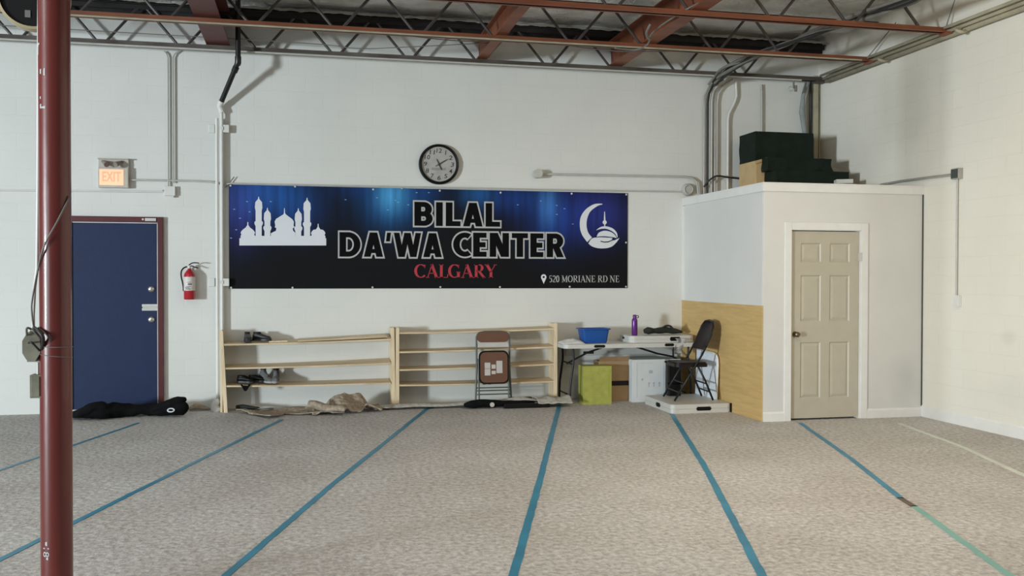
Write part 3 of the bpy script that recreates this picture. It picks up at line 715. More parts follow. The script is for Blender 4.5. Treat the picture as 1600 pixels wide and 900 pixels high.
# serif letters drawn with a broad nib
def nib(mb, pts, thin, thick, e, force=None):
    pts = [Vector((p[0], p[1])) for p in pts]
    L, Rr = [], []
    for i, p in enumerate(pts):
        tn = (pts[min(i+1, len(pts)-1)]-pts[max(i-1, 0)]).normalized()
        w = force if force else thin+(thick-thin)*abs(tn.y)**1.5
        nrm = Vector((-tn.y, tn.x))*w/2
        L.append(p+nrm); Rr.append(p-nrm)
    for i in range(len(pts)-1):
        vs = [mb.bm.verts.new((q.x, -e, q.y)) for q in (L[i], L[i+1], Rr[i+1], Rr[i])]
        mb.bm.faces.new(vs)
def serif_glyph(ch, x, y, h, mb, e, bold=.17):
    th, tn = bold*h, .05*h
    def S(pts, force=None): nib(mb, [(x+a*h, y+b*h) for a, b in pts], tn, th, e, force)
    def A(cx, cy, rx, ry, a0, a1, n=14): S([(cx+rx*math.cos(math.radians(a0+(a1-a0)*i/n)), cy+ry*math.sin(math.radians(a0+(a1-a0)*i/n))) for i in range(n+1)])
    sf = .028
    def serif(cx, cy, w=.3): S([(cx-w/2, cy), (cx+w/2, cy)], .055*h)
    if ch == 'C': A(.42, .5, .36, .47, 50, 318); S([(.68, .72), (.70, .97)], tn); return .78
    if ch == 'G': A(.42, .5, .36, .47, 50, 300); S([(.68, .72), (.70, .97)], tn); S([(.68, .42), (.68, .05)]); serif(.68, .42, .28); return .88
    if ch == 'O': A(.42, .5, .34, .47, 0, 360, 24); return .86
    if ch == 'A': S([(.1, 0), (.4, 1)], tn*1.1); S([(.38, 1), (.72, 0)], th); S([(.2, .33), (.6, .33)], tn); serif(.1, sf, .22); serif(.72, sf, .3); return .84
    if ch == 'L': S([(.2, 0), (.2, 1)], th); serif(.2, sf); serif(.2, 1-sf); S([(.2, sf), (.62, sf)], tn); S([(.62, 0), (.65, .26)], tn*1.2); return .70
    if ch == 'R': S([(.2, 0), (.2, 1)], th); serif(.2, sf); serif(.2, 1-sf); S([(.2, .97), (.42, .97)], tn); A(.42, .74, .2, .23, 90, -90); S([(.2, .5), (.42, .5)], tn); S([(.4, .5), (.75, 0)], th*.9); serif(.76, sf, .2); return .84
    if ch == 'Y': S([(.1, 1), (.4, .45)], th); S([(.4, .45), (.7, 1)], tn*1.1); S([(.4, .48), (.4, 0)], th); serif(.1, 1-sf); serif(.7, 1-sf, .22); serif(.4, sf); return .80
    if ch == 'M': S([(.16, 0), (.16, 1)], tn*1.2); S([(.16, 1), (.48, .1)], th); S([(.48, .1), (.8, 1)], tn); S([(.82, 0), (.82, 1)], th); serif(.16, sf, .26); serif(.82, sf); serif(.1, 1-sf, .2); serif(.86, 1-sf, .2); return 1.02
    if ch == 'N': S([(.16, 0), (.16, 1)], tn*1.2); S([(.16, 1), (.74, 0)], th); S([(.74, 0), (.74, 1)], tn*1.2); serif(.16, sf, .24); serif(.1, 1-sf, .2); serif(.74, 1-sf, .24); return .92
    if ch == 'I': S([(.2, 0), (.2, 1)], th); serif(.2, sf); serif(.2, 1-sf); return .42
    if ch == 'E': S([(.2, 0), (.2, 1)], th); serif(.16, sf, .2); serif(.16, 1-sf, .2); S([(.2, .97), (.6, .97)], tn); S([(.2, .5), (.5, .5)], tn); S([(.2, .03), (.64, .03)], tn); S([(.6, 1), (.61, .78)], tn); S([(.64, 0), (.67, .24)], tn); S([(.5, .4), (.5, .6)], tn); return .74
    if ch == 'D': S([(.2, 0), (.2, 1)], th); serif(.2, sf, .26); serif(.2, 1-sf, .26); S([(.2, .97), (.4, .97)], tn); A(.4, .5, .36, .47, 90, -90, 16); S([(.2, .03), (.4, .03)], tn); return .86
    if ch == '5': S([(.2, .95), (.56, .95)], tn*1.6); S([(.2, .97), (.17, .55)], tn*1.3); A(.32, .31, .2, .29, 120, -130); return .60
    if ch == '2': A(.32, .73, .19, .23, 160, -25); S([(.5, .64), (.12, .06)], tn*1.8); S([(.12, .05), (.54, .05)], tn*1.8); return .60
    if ch == '0': A(.3, .5, .2, .47, 0, 360, 20); return .60
    return .34
def serif_text(mb, s, box, e, bold=.17):
    dummy = MB(); w = 0; h = box[3]-box[2]
    adv = []
    for ch in s: adv.append(serif_glyph(ch, 0, 0, 1., dummy, e, bold))
    dummy.bm.free(); W0 = sum(adv)*h; k = (box[1]-box[0])/W0
    m2 = MB(); x = 0
    for ch, a in zip(s, adv): serif_glyph(ch, x, 0, h, m2, e, bold); x += a*h
    m2.xf(Matrix.Translation((box[0], 0, box[2])) @ Matrix.Diagonal((k, 1, 1, 1)))
    tmp = bpy.data.meshes.new('x'); m2.bm.to_mesh(tmp); m2.bm.free(); mb.bm.from_mesh(tmp); bpy.data.meshes.remove(tmp)
mb = MB(); serif_text(mb, 'CALGARY', bbox_px(648, 413, 776, 434), .0012, .19); mb.build('city_lettering', 'print_red', t)
mb = MB(); serif_text(mb, '520 MORIANE RD NE', bbox_px(857, 430.5, 968, 441), .0012, .15); mb.build('address_lettering', 'print_silver', t)
# map pin
c = bp(849.5, 433); mb = MB(); r = .036
P = [(c[0]+r*math.cos(a), c[1]+r*math.sin(a)) for a in [math.radians(-25+i*230/18) for i in range(19)]]+[(c[0], c[1]-.085)]
Q = [(c[0]+r*.42*math.cos(a), c[1]+r*.42*math.sin(a)) for a in [math.radians(-25+i*230/18) for i in range(19)]]+[(c[0], c[1]-r*.42)]
for i in range(20):
    j = (i+1) % 20; mb.bm.faces.new([mb.bm.verts.new((q[0], -.0012, q[1])) for q in (P[i], P[j], Q[j], Q[i])])
mb.build('map_pin_symbol', 'print_white', t)
# mosque silhouette, traced in zoomed banner crop units (4.615 per photo px)
def zz(x, y): return bp(340+x/4.615, 270+y/4.615)
mb = MB(); E1 = .0012; lay = [0]
def poly(pts):
    lay[0] += 1; e = E1+lay[0]*.00002
    mb.bm.faces.new([mb.bm.verts.new((*(a,), -e, b)) if False else mb.bm.verts.new((zz(*q)[0], -e, zz(*q)[1])) for q in pts])
poly([(157, 472), (783, 472), (783, 524), (157, 524)])
for cx, top, w, base_ in ((218, 355, 104, 472), (725, 368, 104, 475)):
    P = [(cx-w/2, base_), (cx-w/2, base_-18), (cx-w/2+6, base_-26), (cx-w/2, base_-40)]
    P += [(cx-w/2+6, base_-52), (cx-w/2+18, base_-64), (cx-16, top+40), (cx-4, top+22), (cx-3, top), (cx+3, top), (cx+4, top+22), (cx+16, top+40), (cx+w/2-18, base_-64), (cx+w/2-6, base_-52)]
    P += [(cx+w/2, base_-40), (cx+w/2-6, base_-26), (cx+w/2, base_-18), (cx+w/2, base_)]
    poly(P)
def minaret(cx, top, gal, w, base_, dome_h):
    poly([(cx-w/2, base_), (cx-w/2, gal+25), (cx-w/2-8, gal+8), (cx-w/2-8, gal-6), (cx-w/2, gal-12), (cx-w/2, top+100), (cx-w/2-5, top+80), (cx-w/2-2, top+40), (cx-w/2+6, top+30), (cx-5, top+18), (cx-2, top), (cx+2, top), (cx+5, top+18), (cx+w/2-6, top+30), (cx+w/2+2, top+40), (cx+w/2+5, top+80), (cx+w/2, top+100), (cx+w/2, gal-12), (cx+w/2+8, gal-6), (cx+w/2+8, gal+8), (cx+w/2, gal+25), (cx+w/2, base_)])
minaret(296, 172, 360, 44, 475, 40); minaret(645, 180, 367, 44, 475, 40)
minaret(359, 252, 395, 42, 475, 30); minaret(582, 256, 398, 42, 475, 30)
P = [(384, 475), (384, 436), (420, 418), (424, 400), (412, 392), (416, 380), (411, 352), (422, 332), (474, 300), (478, 290), (480, 255), (484, 255), (486, 290), (492, 300), (538, 334), (550, 352), (548, 380), (553, 392), (541, 402), (545, 418), (560, 432), (560, 475)]
poly(P)
poly([(266, 475), (700, 475), (700, 455), (266, 455)])
mb.build('mosque_emblem', 'print_white', t)
# crescent, dome and hand emblem
def z2(x, y): return bp(660+x/4.615, 270+y/4.615)
mb = MB(); lay = [0]
def strip(A, B, e=.0012):
    for i in range(len(A)-1):
        mb.bm.faces.new([mb.bm.verts.new((z2(*q)[0], -e, z2(*q)[1])) for q in (A[i], A[i+1], B[i+1], B[i])])
A = smooth_path([(1297, 223, 0), (1240, 226, 0), (1180, 262, 0), (1142, 318, 0), (1135, 385, 0), (1150, 445, 0), (1188, 500, 0)], 5)
B = smooth_path([(1297, 228, 0), (1262, 240, 0), (1212, 278, 0), (1188, 330, 0), (1184, 385, 0), (1196, 432, 0), (1222, 466, 0)], 5)
strip([(p.x, p.y) for p in A], [(p.x, p.y) for p in B])
A = smooth_path([(1197, 508, 0), (1222, 474, 0), (1262, 466, 0), (1310, 466, 0), (1368, 470, 0), (1366, 478, 0), (1380, 488, 0), (1420, 470, 0)], 5)
B = smooth_path([(1197, 510, 0), (1222, 530, 0), (1262, 543, 0), (1310, 545, 0), (1350, 538, 0), (1375, 525, 0), (1400, 500, 0), (1420, 472, 0)], 5)
strip([(p.x, p.y) for p in A], [(p.x, p.y) for p in B])
A = smooth_path([(1256, 460, 0), (1272, 432, 0), (1310, 418, 0), (1355, 425, 0), (1385, 445, 0), (1400, 470, 0)], 5)
B = smooth_path([(1256, 461, 0), (1285, 458, 0), (1320, 458, 0), (1355, 462, 0), (1382, 466, 0), (1400, 472, 0)], 5)
strip([(p.x, p.y) for p in A], [(p.x, p.y) for p in B])
A = smooth_path([(1252, 414, 0), (1285, 391, 0), (1325, 386, 0), (1370, 400, 0), (1400, 430, 0), (1408, 465, 0)], 5)
B = smooth_path([(1254, 414, 0), (1290, 404, 0), (1325, 404, 0), (1362, 418, 0), (1390, 440, 0), (1402, 465, 0)], 5)
strip([(p.x, p.y) for p in A], [(p.x, p.y) for p in B])
strip([(1311, 280), (1308, 345), (1311, 386)], [(1316, 280), (1320, 345), (1318, 386)])
cc = [(1314+15*math.cos(i*PI/8), 357+15*math.sin(i*PI/8)) for i in range(16)]
mb.bm.faces.new([mb.bm.verts.new((z2(*q)[0], -.0014, z2(*q)[1])) for q in cc])
ce = mb.build('crescent_emblem', 'print_white', t)
mb = MB(); strip([(1284, 490), (1310, 496), (1340, 494), (1372, 482)], [(1284, 497), (1310, 503), (1340, 502), (1372, 488)], .0017); mb.build('emblem_line', 'print_black', ce)
for px, py in ((360, 290), (461, 291.5), (583, 296), (628, 294), (687, 298), (782, 301), (893, 302.6), (978.5, 304), (361, 449.5), (457, 449.5), (582, 449), (688, 448.5), (781, 448.5), (890, 448), (978, 448), (978, 379)):
    u, v = bp(px, py); mb = MB(); mb.cyl((u, -.006, v), (u, 0, v), .012, seg=12); mb.build('screw', 'steel_light', t, True, auto=40)
# sparkles printed on the glow
mb = MB()
for px, py in ((366, 327), (375, 341), (386, 315), (390, 331), (423, 315), (361, 372), (369, 359), (589, 309), (618, 313), (622, 316), (638, 320), (540, 312), (606, 328), (651, 301), (670, 301), (809, 320), (870, 335), (895, 350), (870, 321), (845, 314), (882, 326)):
    u, v = bp(px, py); a = .016; mb.bm.faces.new([mb.bm.verts.new((u+x*a, -.0011, v+z*a*.35)) for x, z in ((-1, 0), (0, -1), (1, 0), (0, 1))])
mb.build('printed_sparkle', mat('sparkle_print', (.22, .42, .70), .5), t)

# wall clock
c = onY(686.3, 256.3, D-.05)
t = thing('wall_clock', 'round black-rimmed wall clock above the banner', 'clock', (c.x, D, c.z-.25))
rm = Matrix.Translation((0, 0, .25)) @ Matrix.Rotation(PI/2, 4, 'X')
mb = MB(); mb.lathe([(.215, .030), (.222, .055), (.234, .062), (.246, .052), (.25, .03), (.25, 0), (.21, 0), (.215, .03)], 64, rm); mb.build('rim', 'black', t, True, auto=50)
mb = MB(); mb.lathe([(0, .030), (.217, .030), (.217, .002), (0, .002)], 64, rm); dial = mb.build('dial', 'clock_face', t, True, auto=30)
for k in range(1, 13):
    a = math.radians(k*30); r = .168; s = str(k); hw = .021 if k < 10 else .034; cx, cz = r*math.sin(a), .25+r*math.cos(a)
    mb = MB(); text_mesh(mb, s, (cx-(hw if s != '1' else .008), cx+(hw if s != '1' else .008), cz-.027, cz+.027), lambda u, v: (u, -.0312, v), .012, shear=.1); mb.build('numeral', 'clock_ink', dial)
mb = MB(); mb.box(-.095, .085, -.031, -.030, .175, .205); mb.build('dial_bar', 'clock_faint', dial)
def hand(ang, l1, l0, w, e, name):
    a = math.radians(ang); d = Vector((math.sin(a), 0, math.cos(a))); n_ = Vector((d.z, 0, -d.x)); c0 = Vector((0, -e, .25)); mb = MB()
    P = [c0-d*l0-n_*w*.4, c0-d*l0+n_*w*.4, c0+n_*w, c0+d*l1*.7+n_*w*.8, c0+d*l1, c0+d*l1*.7-n_*w*.8, c0-n_*w]
    A_ = [mb.bm.verts.new(p) for p in P]; B_ = [mb.bm.verts.new(p+Vector((0, -.002, 0))) for p in P]
    mb.bm.faces.new(A_); mb.bm.faces.new(B_[::-1])
    for i in range(7): mb.bm.faces.new((A_[i], B_[i], B_[(i+1) % 7], A_[(i+1) % 7]))
    mb.build(name, 'clock_ink', t)
hand(155, .085, .07, .009, .036, 'hour_hand'); hand(59, .135, .055, .0065, .040, 'minute_hand')
mb = MB(); mb.lathe([(0, .046), (.012, .045), (.012, .03)], 16, rm); mb.build('hub', 'clock_ink', t, True)

# exit sign with two lamp heads
a, b = onY(153, 247.5, D-.06), onY(201, 294, D-.06)
SW, SH = b.x-a.x, a.z-b.z
t = thing('exit_sign', 'lit orange exit sign with two emergency lamp heads above the blue door', 'sign', (a.x, D, b.z))
mb = MB(); mb.box(0, SW, -.075, -.001, 0, SH*.70, .008); mb.box(0, SW, -.05, -.001, SH*.66, SH, .006); mb.box(0, SW, -.085, -.001, SH*.975, SH+.006, .003); mb.build('housing', 'sign_case', t)
mb = MB(); mb.box(.02, SW-.05, -.080, -.074, .03, SH*.63, .004); lp = mb.build('lit_panel', 'sign_lit', t)
mb = MB(); text_mesh(mb, 'EXIT', (.05, SW-.08, .07, SH*.55), lambda u, v: (u, -.0815, v), .02); mb.build('lettering', 'sign_letter', lp)
for x, s in ((.065, 1), (SW-.085, -1)):
    mb = MB(); mb.cyl((x, -.05, SH*.86), (x, -.08, SH*.86), .012, seg=10)
    d = Vector((s*.045, -.05, -.03)); c0 = Vector((x, -.08, SH*.87)); mb.cyl(c0-d*.4, c0+d, .014, .034, seg=18); mb.build('lamp_head', 'lamp_grey', t, True, auto=40)

# fire extinguisher
c = onY(296, 468, D-.09)
t = thing('fire_extinguisher', 'small red fire extinguisher hanging on the wall right of the blue door', 'fire extinguisher', (c.x, D-.085, c.z))
mb = MB(); mb.lathe([(0, 0), (.058, 0), (.064, .008), (.064, .265), (.058, .30), (.035, .335), (.02, .35), (.018, .365), (0, .365)], 32); mb.build('cylinder', 'ext_red', t, True, auto=60)
mb = MB(); mb.lathe([(.0647, .105), (.0647, .265)], 32); lw = mb.build('label_wrap', 'ext_label', t, True)
mb = MB()
for (z0, z1, a0, a1) in ((.15, .157, -30, 20), (.135, .145, -40, 5), (.17, .19, -10, 30), (.118, .13, -35, 15), (.20, .205, -25, 25)):
    for i in range(4):
        b0 = math.radians(a0+(a1-a0)*i/4); b1 = math.radians(a0+(a1-a0)*(i+1)/4)
        mb.bm.faces.new([mb.bm.verts.new((.0652*math.sin(q), -.0652*math.cos(q), z)) for q, z in ((b0, z0), (b1, z0), (b1, z1), (b0, z1))])
mb.build('label_print', 'label_ink', lw)
mb = MB(); mb.cyl((0, 0, .36), (0, 0, .395), .016, seg=14); mb.box(-.022, .012, -.012, .012, .375, .40, .003); vv = mb.build('valve', 'steel_light', t)
mb = MB(); mb.tube(smooth_path([(-.01, 0, .395), (.02, -.01, .42), (.06, -.015, .43), (.11, -.02, .425)], 4), .007, 6); mb.build('carry_handle', 'black', vv, True)
mb = MB(); mb.tube(smooth_path([(-.0, 0, .39), (.03, -.008, .392), (.07, -.01, .375), (.10, -.012, .37)], 4), .007, 6); mb.build('squeeze_lever', 'black', vv, True)
mb = MB(); mb.tube(smooth_path([(-.018, 0, .385), (-.06, -.005, .37), (-.088, -.006, .33), (-.09, -.005, .27), (-.078, -.005, .21), (-.067, -.01, .15), (-.066, -.01, .10)], 5), .0085, 8); mb.build('hose', 'black', t, True)
mb = MB(); mb.box(-.02, .02, .06, .084, .1, .36); mb.tube([(x*.0665, y*.0665, .22) for x, y in [(math.sin(math.radians(k)), -math.cos(math.radians(k))) for k in range(90, 271, 15)]], .004, 6); mb.build('wall_bracket', 'steel_light', t)

# conduits on the back wall
G = 'painted conduits on the back wall'
def wallp(px, py, off=.03): return onY(px, py, D-off)
def vconduit(px, y0, y1, r, m, lab, off=.03, top=None, bottom=None):
    pts = []
    if top: pts += [wallp(a, b, off) for a, b in top]
    pts += [wallp(px, y0, off), wallp(px, y1, off)]
    a = wallp(px, (y0+y1)/2, off).x
    for p in pts[-2:]: p.x = a
    return pipe('conduit', pts, r, m, lab, 'conduit', None, 10)
vconduit(262.5, 90, 292, .010, 'conduit', 'painted conduit dropping to the small box right of the exit sign, left of its pair', top=[(256, 80), (260, 84)])
vconduit(270.5, 90, 286, .010, 'conduit', 'painted conduit dropping to the small box right of the exit sign, right of its pair', top=[(280, 79), (273, 84)])
a, b = wallp(257, 291), wallp(274, 306)
t = thing('junction_box', 'small square white junction box where the conduit pair ends', 'electrical box', (a.x, D, b.z))
mb = MB(); mb.box(0, b.x-a.x, -.055, -.001, 0, a.z-b.z, .004); mb.build('box_body', 'conduit_white', t)
mb = MB(); mb.cyl((b.x-a.x-.02, -.03, -.018), (b.x-a.x-.02, -.03, 0), .016, seg=12); mb.cyl((.0, -.03, .055), (-.02, -.03, .055), .014, seg=12); mb.build('connector', 'emt', t, True, auto=40)
pipe('conduit', [wallp(203, 281), wallp(300, 282.5), wallp(330, 284), wallp(343, 287)], .012, 'conduit', 'horizontal painted conduit running right from the exit sign')
pipe('conduit', [wallp(-60, 297), wallp(0, 297), wallp(257, 299.5)], .010, 'conduit_white', 'horizontal white conduit low across the wall behind the red column')
pipe('conduit', [wallp(348, 289), wallp(360, 286.5), wallp(500, 289.5), wallp(687, 293), wallp(893, 297), wallp(1068, 299.5)], .010, 'conduit', 'long horizontal conduit along the top edge of the banner')
pipe('conduit', [wallp(366, 276), wallp(357, 288), wallp(352, 293)], .006, 'cable_grey', 'short wire stub sticking up at the top left corner of the banner', 'wire')
for px, r, lab in ((339.5, .019, 'tall white pipe left of the banner, left of its pair'), (346.8, .020, 'tall white pipe left of the banner, right of its pair')):
    y0 = 172 if px > 343 else 185
    x = wallp(px, 400, .06).x; mb = MB(); mb.cyl((x, D-.06, .02), (x, D-.06, wallp(px, y0, .06).z), r, seg=16)
    single(mb, 'pipe', 'conduit_white', lab, 'pipe', 'tall white pipes left of the banner', smooth=True, auto=40)
for py, lab in ((201, 'upper small white clamp box on the tall pipes left of the banner'), (441, 'lower small white clamp box on the tall pipes beside the banner bottom')):
    a = wallp(349, py, .06); mb = MB(); mb.box(a.x, a.x+.065, D-.075, D-.001, a.z-.045, a.z+.045, .004); mb.box(a.x-.03, a.x, D-.085, D-.08, a.z-.02, a.z+.02)
    single(mb, 'clamp_box', 'conduit_white', lab, 'electrical box')
    a = wallp(326, py, .01); mb = MB(); mb.box(a.x, a.x+.07, D-.02, D-.001, a.z-.05, a.z+.05, .004)
    single(mb, 'wall_plate', M['wall_back'], 'faint painted-over plate left of the %s clamp box' % ('upper' if py < 300 else 'lower'), 'wall plate')
# black drain pipe
t = thing('drain_pipe', 'black drain pipe kinking back from the roof to the wall left of centre', 'pipe', (-.9, 11.2, 3.6))
p0 = onY(371, 12, 11.12); p1 = onY(372, 98, 11.12); p2 = onY(345.5, 160, 11.40)
mb = MB(); mb.tube([(p1.x, 11.12, 4.75), p1+Vector((0, 0, .03)), p1], .03, 14); mb.build('upper_length', 'abs', t, True, auto=50, world=True)
mb = MB(); mb.tube([p1+Vector((.0, 0, .01)), p2], .03, 14); mb.build('slanted_length', 'abs', t, True, auto=50, world=True)
d = (p2-p1).normalized(); mb = MB(); mb.tube([p1+Vector((0, 0, .07)), p1, p1+d*.02], .036, 14); mb.tube([p1+d*.06, p1+d*.12], .037, 14); mb.build('elbow', 'abs', t, True, auto=50, world=True)
mb = MB(); mb.tube([p2-d*.02, p2+d*.05, Vector((p2.x+.01, D-.06, p2.z-.11))], .034, 14); mb.build('wall_coupling', 'conduit_white', t, True, auto=50, world=True)

# capped pipe right of the clock
t = thing('conduit', 'capped grey pipe running right from mid wall and bending down to closet', 'conduit', wallp(840, 272, .05))
mb = MB(); mb.tube([wallp(840, 271.7, .05), wallp(1070, 276, .05), wallp(1082, 278, .05), wallp(1089, 284, .05), wallp(1091, 303, .05)], .014, 10); mb.build('tube', 'conduit', t, True, auto=50, world=True)
a = wallp(839.5, 271.7, .05); mb = MB(); mb.cyl((a.x, D-.12, a.z), (a.x, D-.001, a.z), .055, seg=24); mb.build('end_cap', 'conduit', t, True, auto=40, world=True)
a = wallp(1076, 296, .06); mb = MB(); mb.lathe([(0, .06), (.07, .058), (.08, .045), (.08, 0)], 24, Matrix.Translation((a.x, D-.001, a.z)) @ Matrix.Rotation(PI/2, 4, 'X')); mb.lathe([(.05, .066), (.058, .072), (.066, .066), (.066, .056)], 24, Matrix.Translation((a.x, D-.001, a.z)) @ Matrix.Rotation(PI/2, 4, 'X'))
single(mb, 'round_box', 'conduit', 'round grey electrical box on the wall at the closet corner', 'electrical box', smooth=True, auto=40)
# vertical conduits above the closet
VG = 'conduits rising behind the closet top'
def rise(xs_, r, m, lab, off=.04, base_z=None, sn=0):
    pts = [wallp(a, b, off) for a, b in xs_]
    x = pts[0].x; pts[0] = Vector((x, D-off, CZ-.03 if x > CX+.1 else (base_z or 2.55))); pts[1].x = x
    return pipe('conduit', pts, r, m, lab, 'conduit', VG, 10, 0)
rise([(1100, 300), (1100, 170), (1101, 150), (1108, 136), (1118, 126)], .013, 'emt', 'conduit rising behind the closet, leftmost of the bundle')
rise([(1105.5, 300), (1105.5, 160), (1108, 146), (1114, 134), (1130, 124)], .014, 'cable_black', 'thick black cable rising within the conduit bundle behind the closet', off=.07)
rise([(1111, 300), (1111, 155), (1114, 142), (1122, 132)], .015, 'conduit_white', 'pale conduit in the middle of the bundle behind the closet')
rise([(1117, 300), (1117, 160), (1120, 145), (1128, 135), (1145, 124)], .015, 'emt', 'conduit rising behind the closet, rightmost of the bundle', off=.06)
rise([(1137, 300), (1137, 188), (1139, 178), (1148, 160), (1151, 150), (1150, 128)], .016, 'conduit_white', 'single pale conduit with a double bend right of the bundle')
rise([(1190, 280), (1190, 150), (1190, 132)], .014, 'emt', 'thin conduit rising behind the dark green wrapped box', off=.03)
rise([(1266, 280), (1266, 150), (1266, 128)], .018, 'cable_black', 'dark pipe near the back right corner above the closet', off=.05)
rise([(1280, 280), (1280, 150), (1280, 128)], .014, 'emt', 'thin pipe tucked in the back right corner above the closet', off=.04)
pts = [wallp(1257, 280, .1), wallp(1258, 210, .1), wallp(1253, 175, .11), wallp(1255, 150, .1), wallp(1262, 128, .1)]; pts[0] = Vector((pts[1].x, D-.1, CZ-.03))
pipe('lagged_pipe', pts, [.035, .033, .04, .03, .035], 'lag', 'lumpy grey-blue lagged pipe near the back right corner', 'pipe')
mb = MB(); a = wallp(1273, 170, .05); mb.box(a.x-.03, a.x+.035, D-.09, D-.001, CZ-.03, 4.3, .004); single(mb, 'wall_channel', 'tan_pipe', 'square tan channel standing in the back right corner', 'channel')
pipe('cable', [wallp(1100, 292, .06), wallp(1108, 282, .12), wallp(1120, 275, .14), wallp(1137, 277, .13), wallp(1155, 279, .1)], .012, 'cable_black', 'black cable looping from the conduit bundle to the wrapped box', 'cable', smooth_n=5)
a = onY(1240, 138, 11.2)
t = thing('hanging_hook', 'small white insulator hook hanging under the joist near the corner', 'hook', (a.x, 11.2, a.z-.04))
mb = MB(); mb.tube(arc((-.04, 0, .03), .03, 0, 360, 14)[:-1], .008, 6, closed=True); mb.build('ring', 'conduit', t, True)
mb = MB(); mb.cyl((0, 0, .04), (0, 0, .14), .012, seg=10); mb.cyl((.03, 0, 0), (.03, 0, .08), .02, seg=12); mb.build('stem', 'cable_grey', t, True, auto=40)

# right wall: conduit, boxes
yb = onX(1499, 272).y; zb = onX(1499, 272).z
t = thing('junction_box', 'grey junction box high on the right wall where conduit turns down', 'electrical box', (RX, yb, zb-.055))
mb = MB(); mb.box(-.06, -.001, -.06, .06, 0, .115, .004); mb.build('box_body', 'emt', t)
mb = MB(); mb.box(-.066, -.06, -.052, .052, .01, .105, .002); mb.build('cover', 'frame_grey', t)
pipe('conduit', [(RX-.03, yb+.06, zb), (RX-.03, 9.15, zb+.01), (RX-.05, 9.6, zb+.015), (RX-.05, 10.0, zb+.01)], .014, 'emt', 'conduit running along the right wall from closet top to box')
zl = onX(1499, 470).z
pipe('conduit', [(RX-.025, yb, zb-.055), (RX-.025, yb, zl+.06)], .010, 'conduit', 'thin conduit dropping down the right wall to a small switch')
t = thing('switch_box', 'small white switch box low on the right wall under thin conduit', 'switch', (RX, yb, zl-.06))
mb = MB(); mb.box(-.045, -.001, -.055, .02, 0, .12, .004); mb.build('box_body', 'conduit_white', t)
mb = MB(); mb.box(-.008, -.001, .022, .10, 0.01, .11, .002); mb.build('wall_plate', 'white_paint', t)
# drying mark repairs stay part of the wall paint; small plaster scar
smudge(M['wall_side'], (RX, 7.95, .98), (.3, .16, .10), (.50, .49, .45), .28)
smudge(M['wall_side'], (RX, 7.85, .42), (.3, .5, .28), (.60, .60, .57), .3)

# ================================================================== FLOOR TAPE
TD = Vector((math.sin(math.radians(17.2)), math.cos(math.radians(17.2)), 0))
def tape(pts, m, lab, w=.048):
    pts = [Vector((p[0], p[1], 0)) for p in pts]; mb = MB(); top = []
    d = (pts[-1]-pts[0]).normalized(); nn = Vector((d.y, -d.x, 0))
    L_ = (pts[-1]-pts[0]).length; n = max(2, int(L_/.12)); poly_ = []
    def P(t_):
        s_ = t_*(len(pts)-1); i = min(int(s_), len(pts)-2); return pts[i].lerp(pts[i+1], s_-i)
    rows = []
    for i in range(n+1):
        p = P(i/n)+nn*random.uniform(-.0025, .0025); w2 = w/2*random.uniform(.93, 1.05)
        rows.append([p-nn*w2+Vector((0, 0, .0005)), p-nn*w2+Vector((0, 0, .004)), p+nn*w2+Vector((0, 0, .004)), p+nn*w2+Vector((0, 0, .0005))])
    mb.loft(rows)
    return single(mb, 'floor_tape', m, lab, 'tape', 'prayer row tape lines on the carpet')
def zl_(a): p = onZ(*a); return (p.x, p.y)
def ext(a, b, y0):   # continue a line towards the camera
    A_, B_ = Vector(zl_(a)), Vector(zl_(b)); d = (A_-B_)/(A_.y-B_.y); return A_+d*(y0-A_.y)
tape([ext((0, 735), (217, 660), 5.5), zl_((0, 735)), zl_((217, 661))], 'tape_blue', 'blue tape line on the carpet, first from the left, ending at the black bundle', .032)
tape([ext((0, 875), (438, 658), 2.5), zl_((0, 875)), zl_((219, 765)), zl_((440, 656))], 'tape_blue', 'blue tape line ending at the corner of the carpet offcut', .045)
tape([ext((355, 898), (670, 638), 2.), zl_((355, 898)), zl_((520, 757)), zl_((671, 636))], 'tape_blue', 'blue tape line ending below the gap between rack and brown chair')
tape([ext((803, 898), (875, 630), 2.), zl_((803, 898)), zl_((845, 745)), zl_((875, 630))], 'tape_blue', 'blue tape line ending at the right end of the second rack', .052)
tape([ext((1190, 898), (1050, 645), 2.), zl_((1190, 898)), zl_((1105, 736)), zl_((1049, 646))], 'tape_blue', 'blue tape line ending at the folded table on the floor', .052)
tape([zl_((1408, 779)), zl_((1330, 717)), zl_((1250, 661))], 'tape_blue', 'blue tape line from the brown patch up to the closet door', .048)
tape([ext((1575, 898), (1428, 790), 2.), zl_((1575, 898)), zl_((1428, 791))], 'tape_pale', 'pale green tape line from the brown patch towards the camera')
tape([zl_((1429, 792)), zl_((1406, 778))], 'tape_brown', 'short dark brown patch of tape joining the blue and pale lines', .05)
tape([ext((1600, 743), (1500, 697), 4.5), zl_((1600, 743)), zl_((1500, 697)), zl_((1405, 662))], 'tape_faint', 'faint worn pale tape line nearest the right wall', .05)

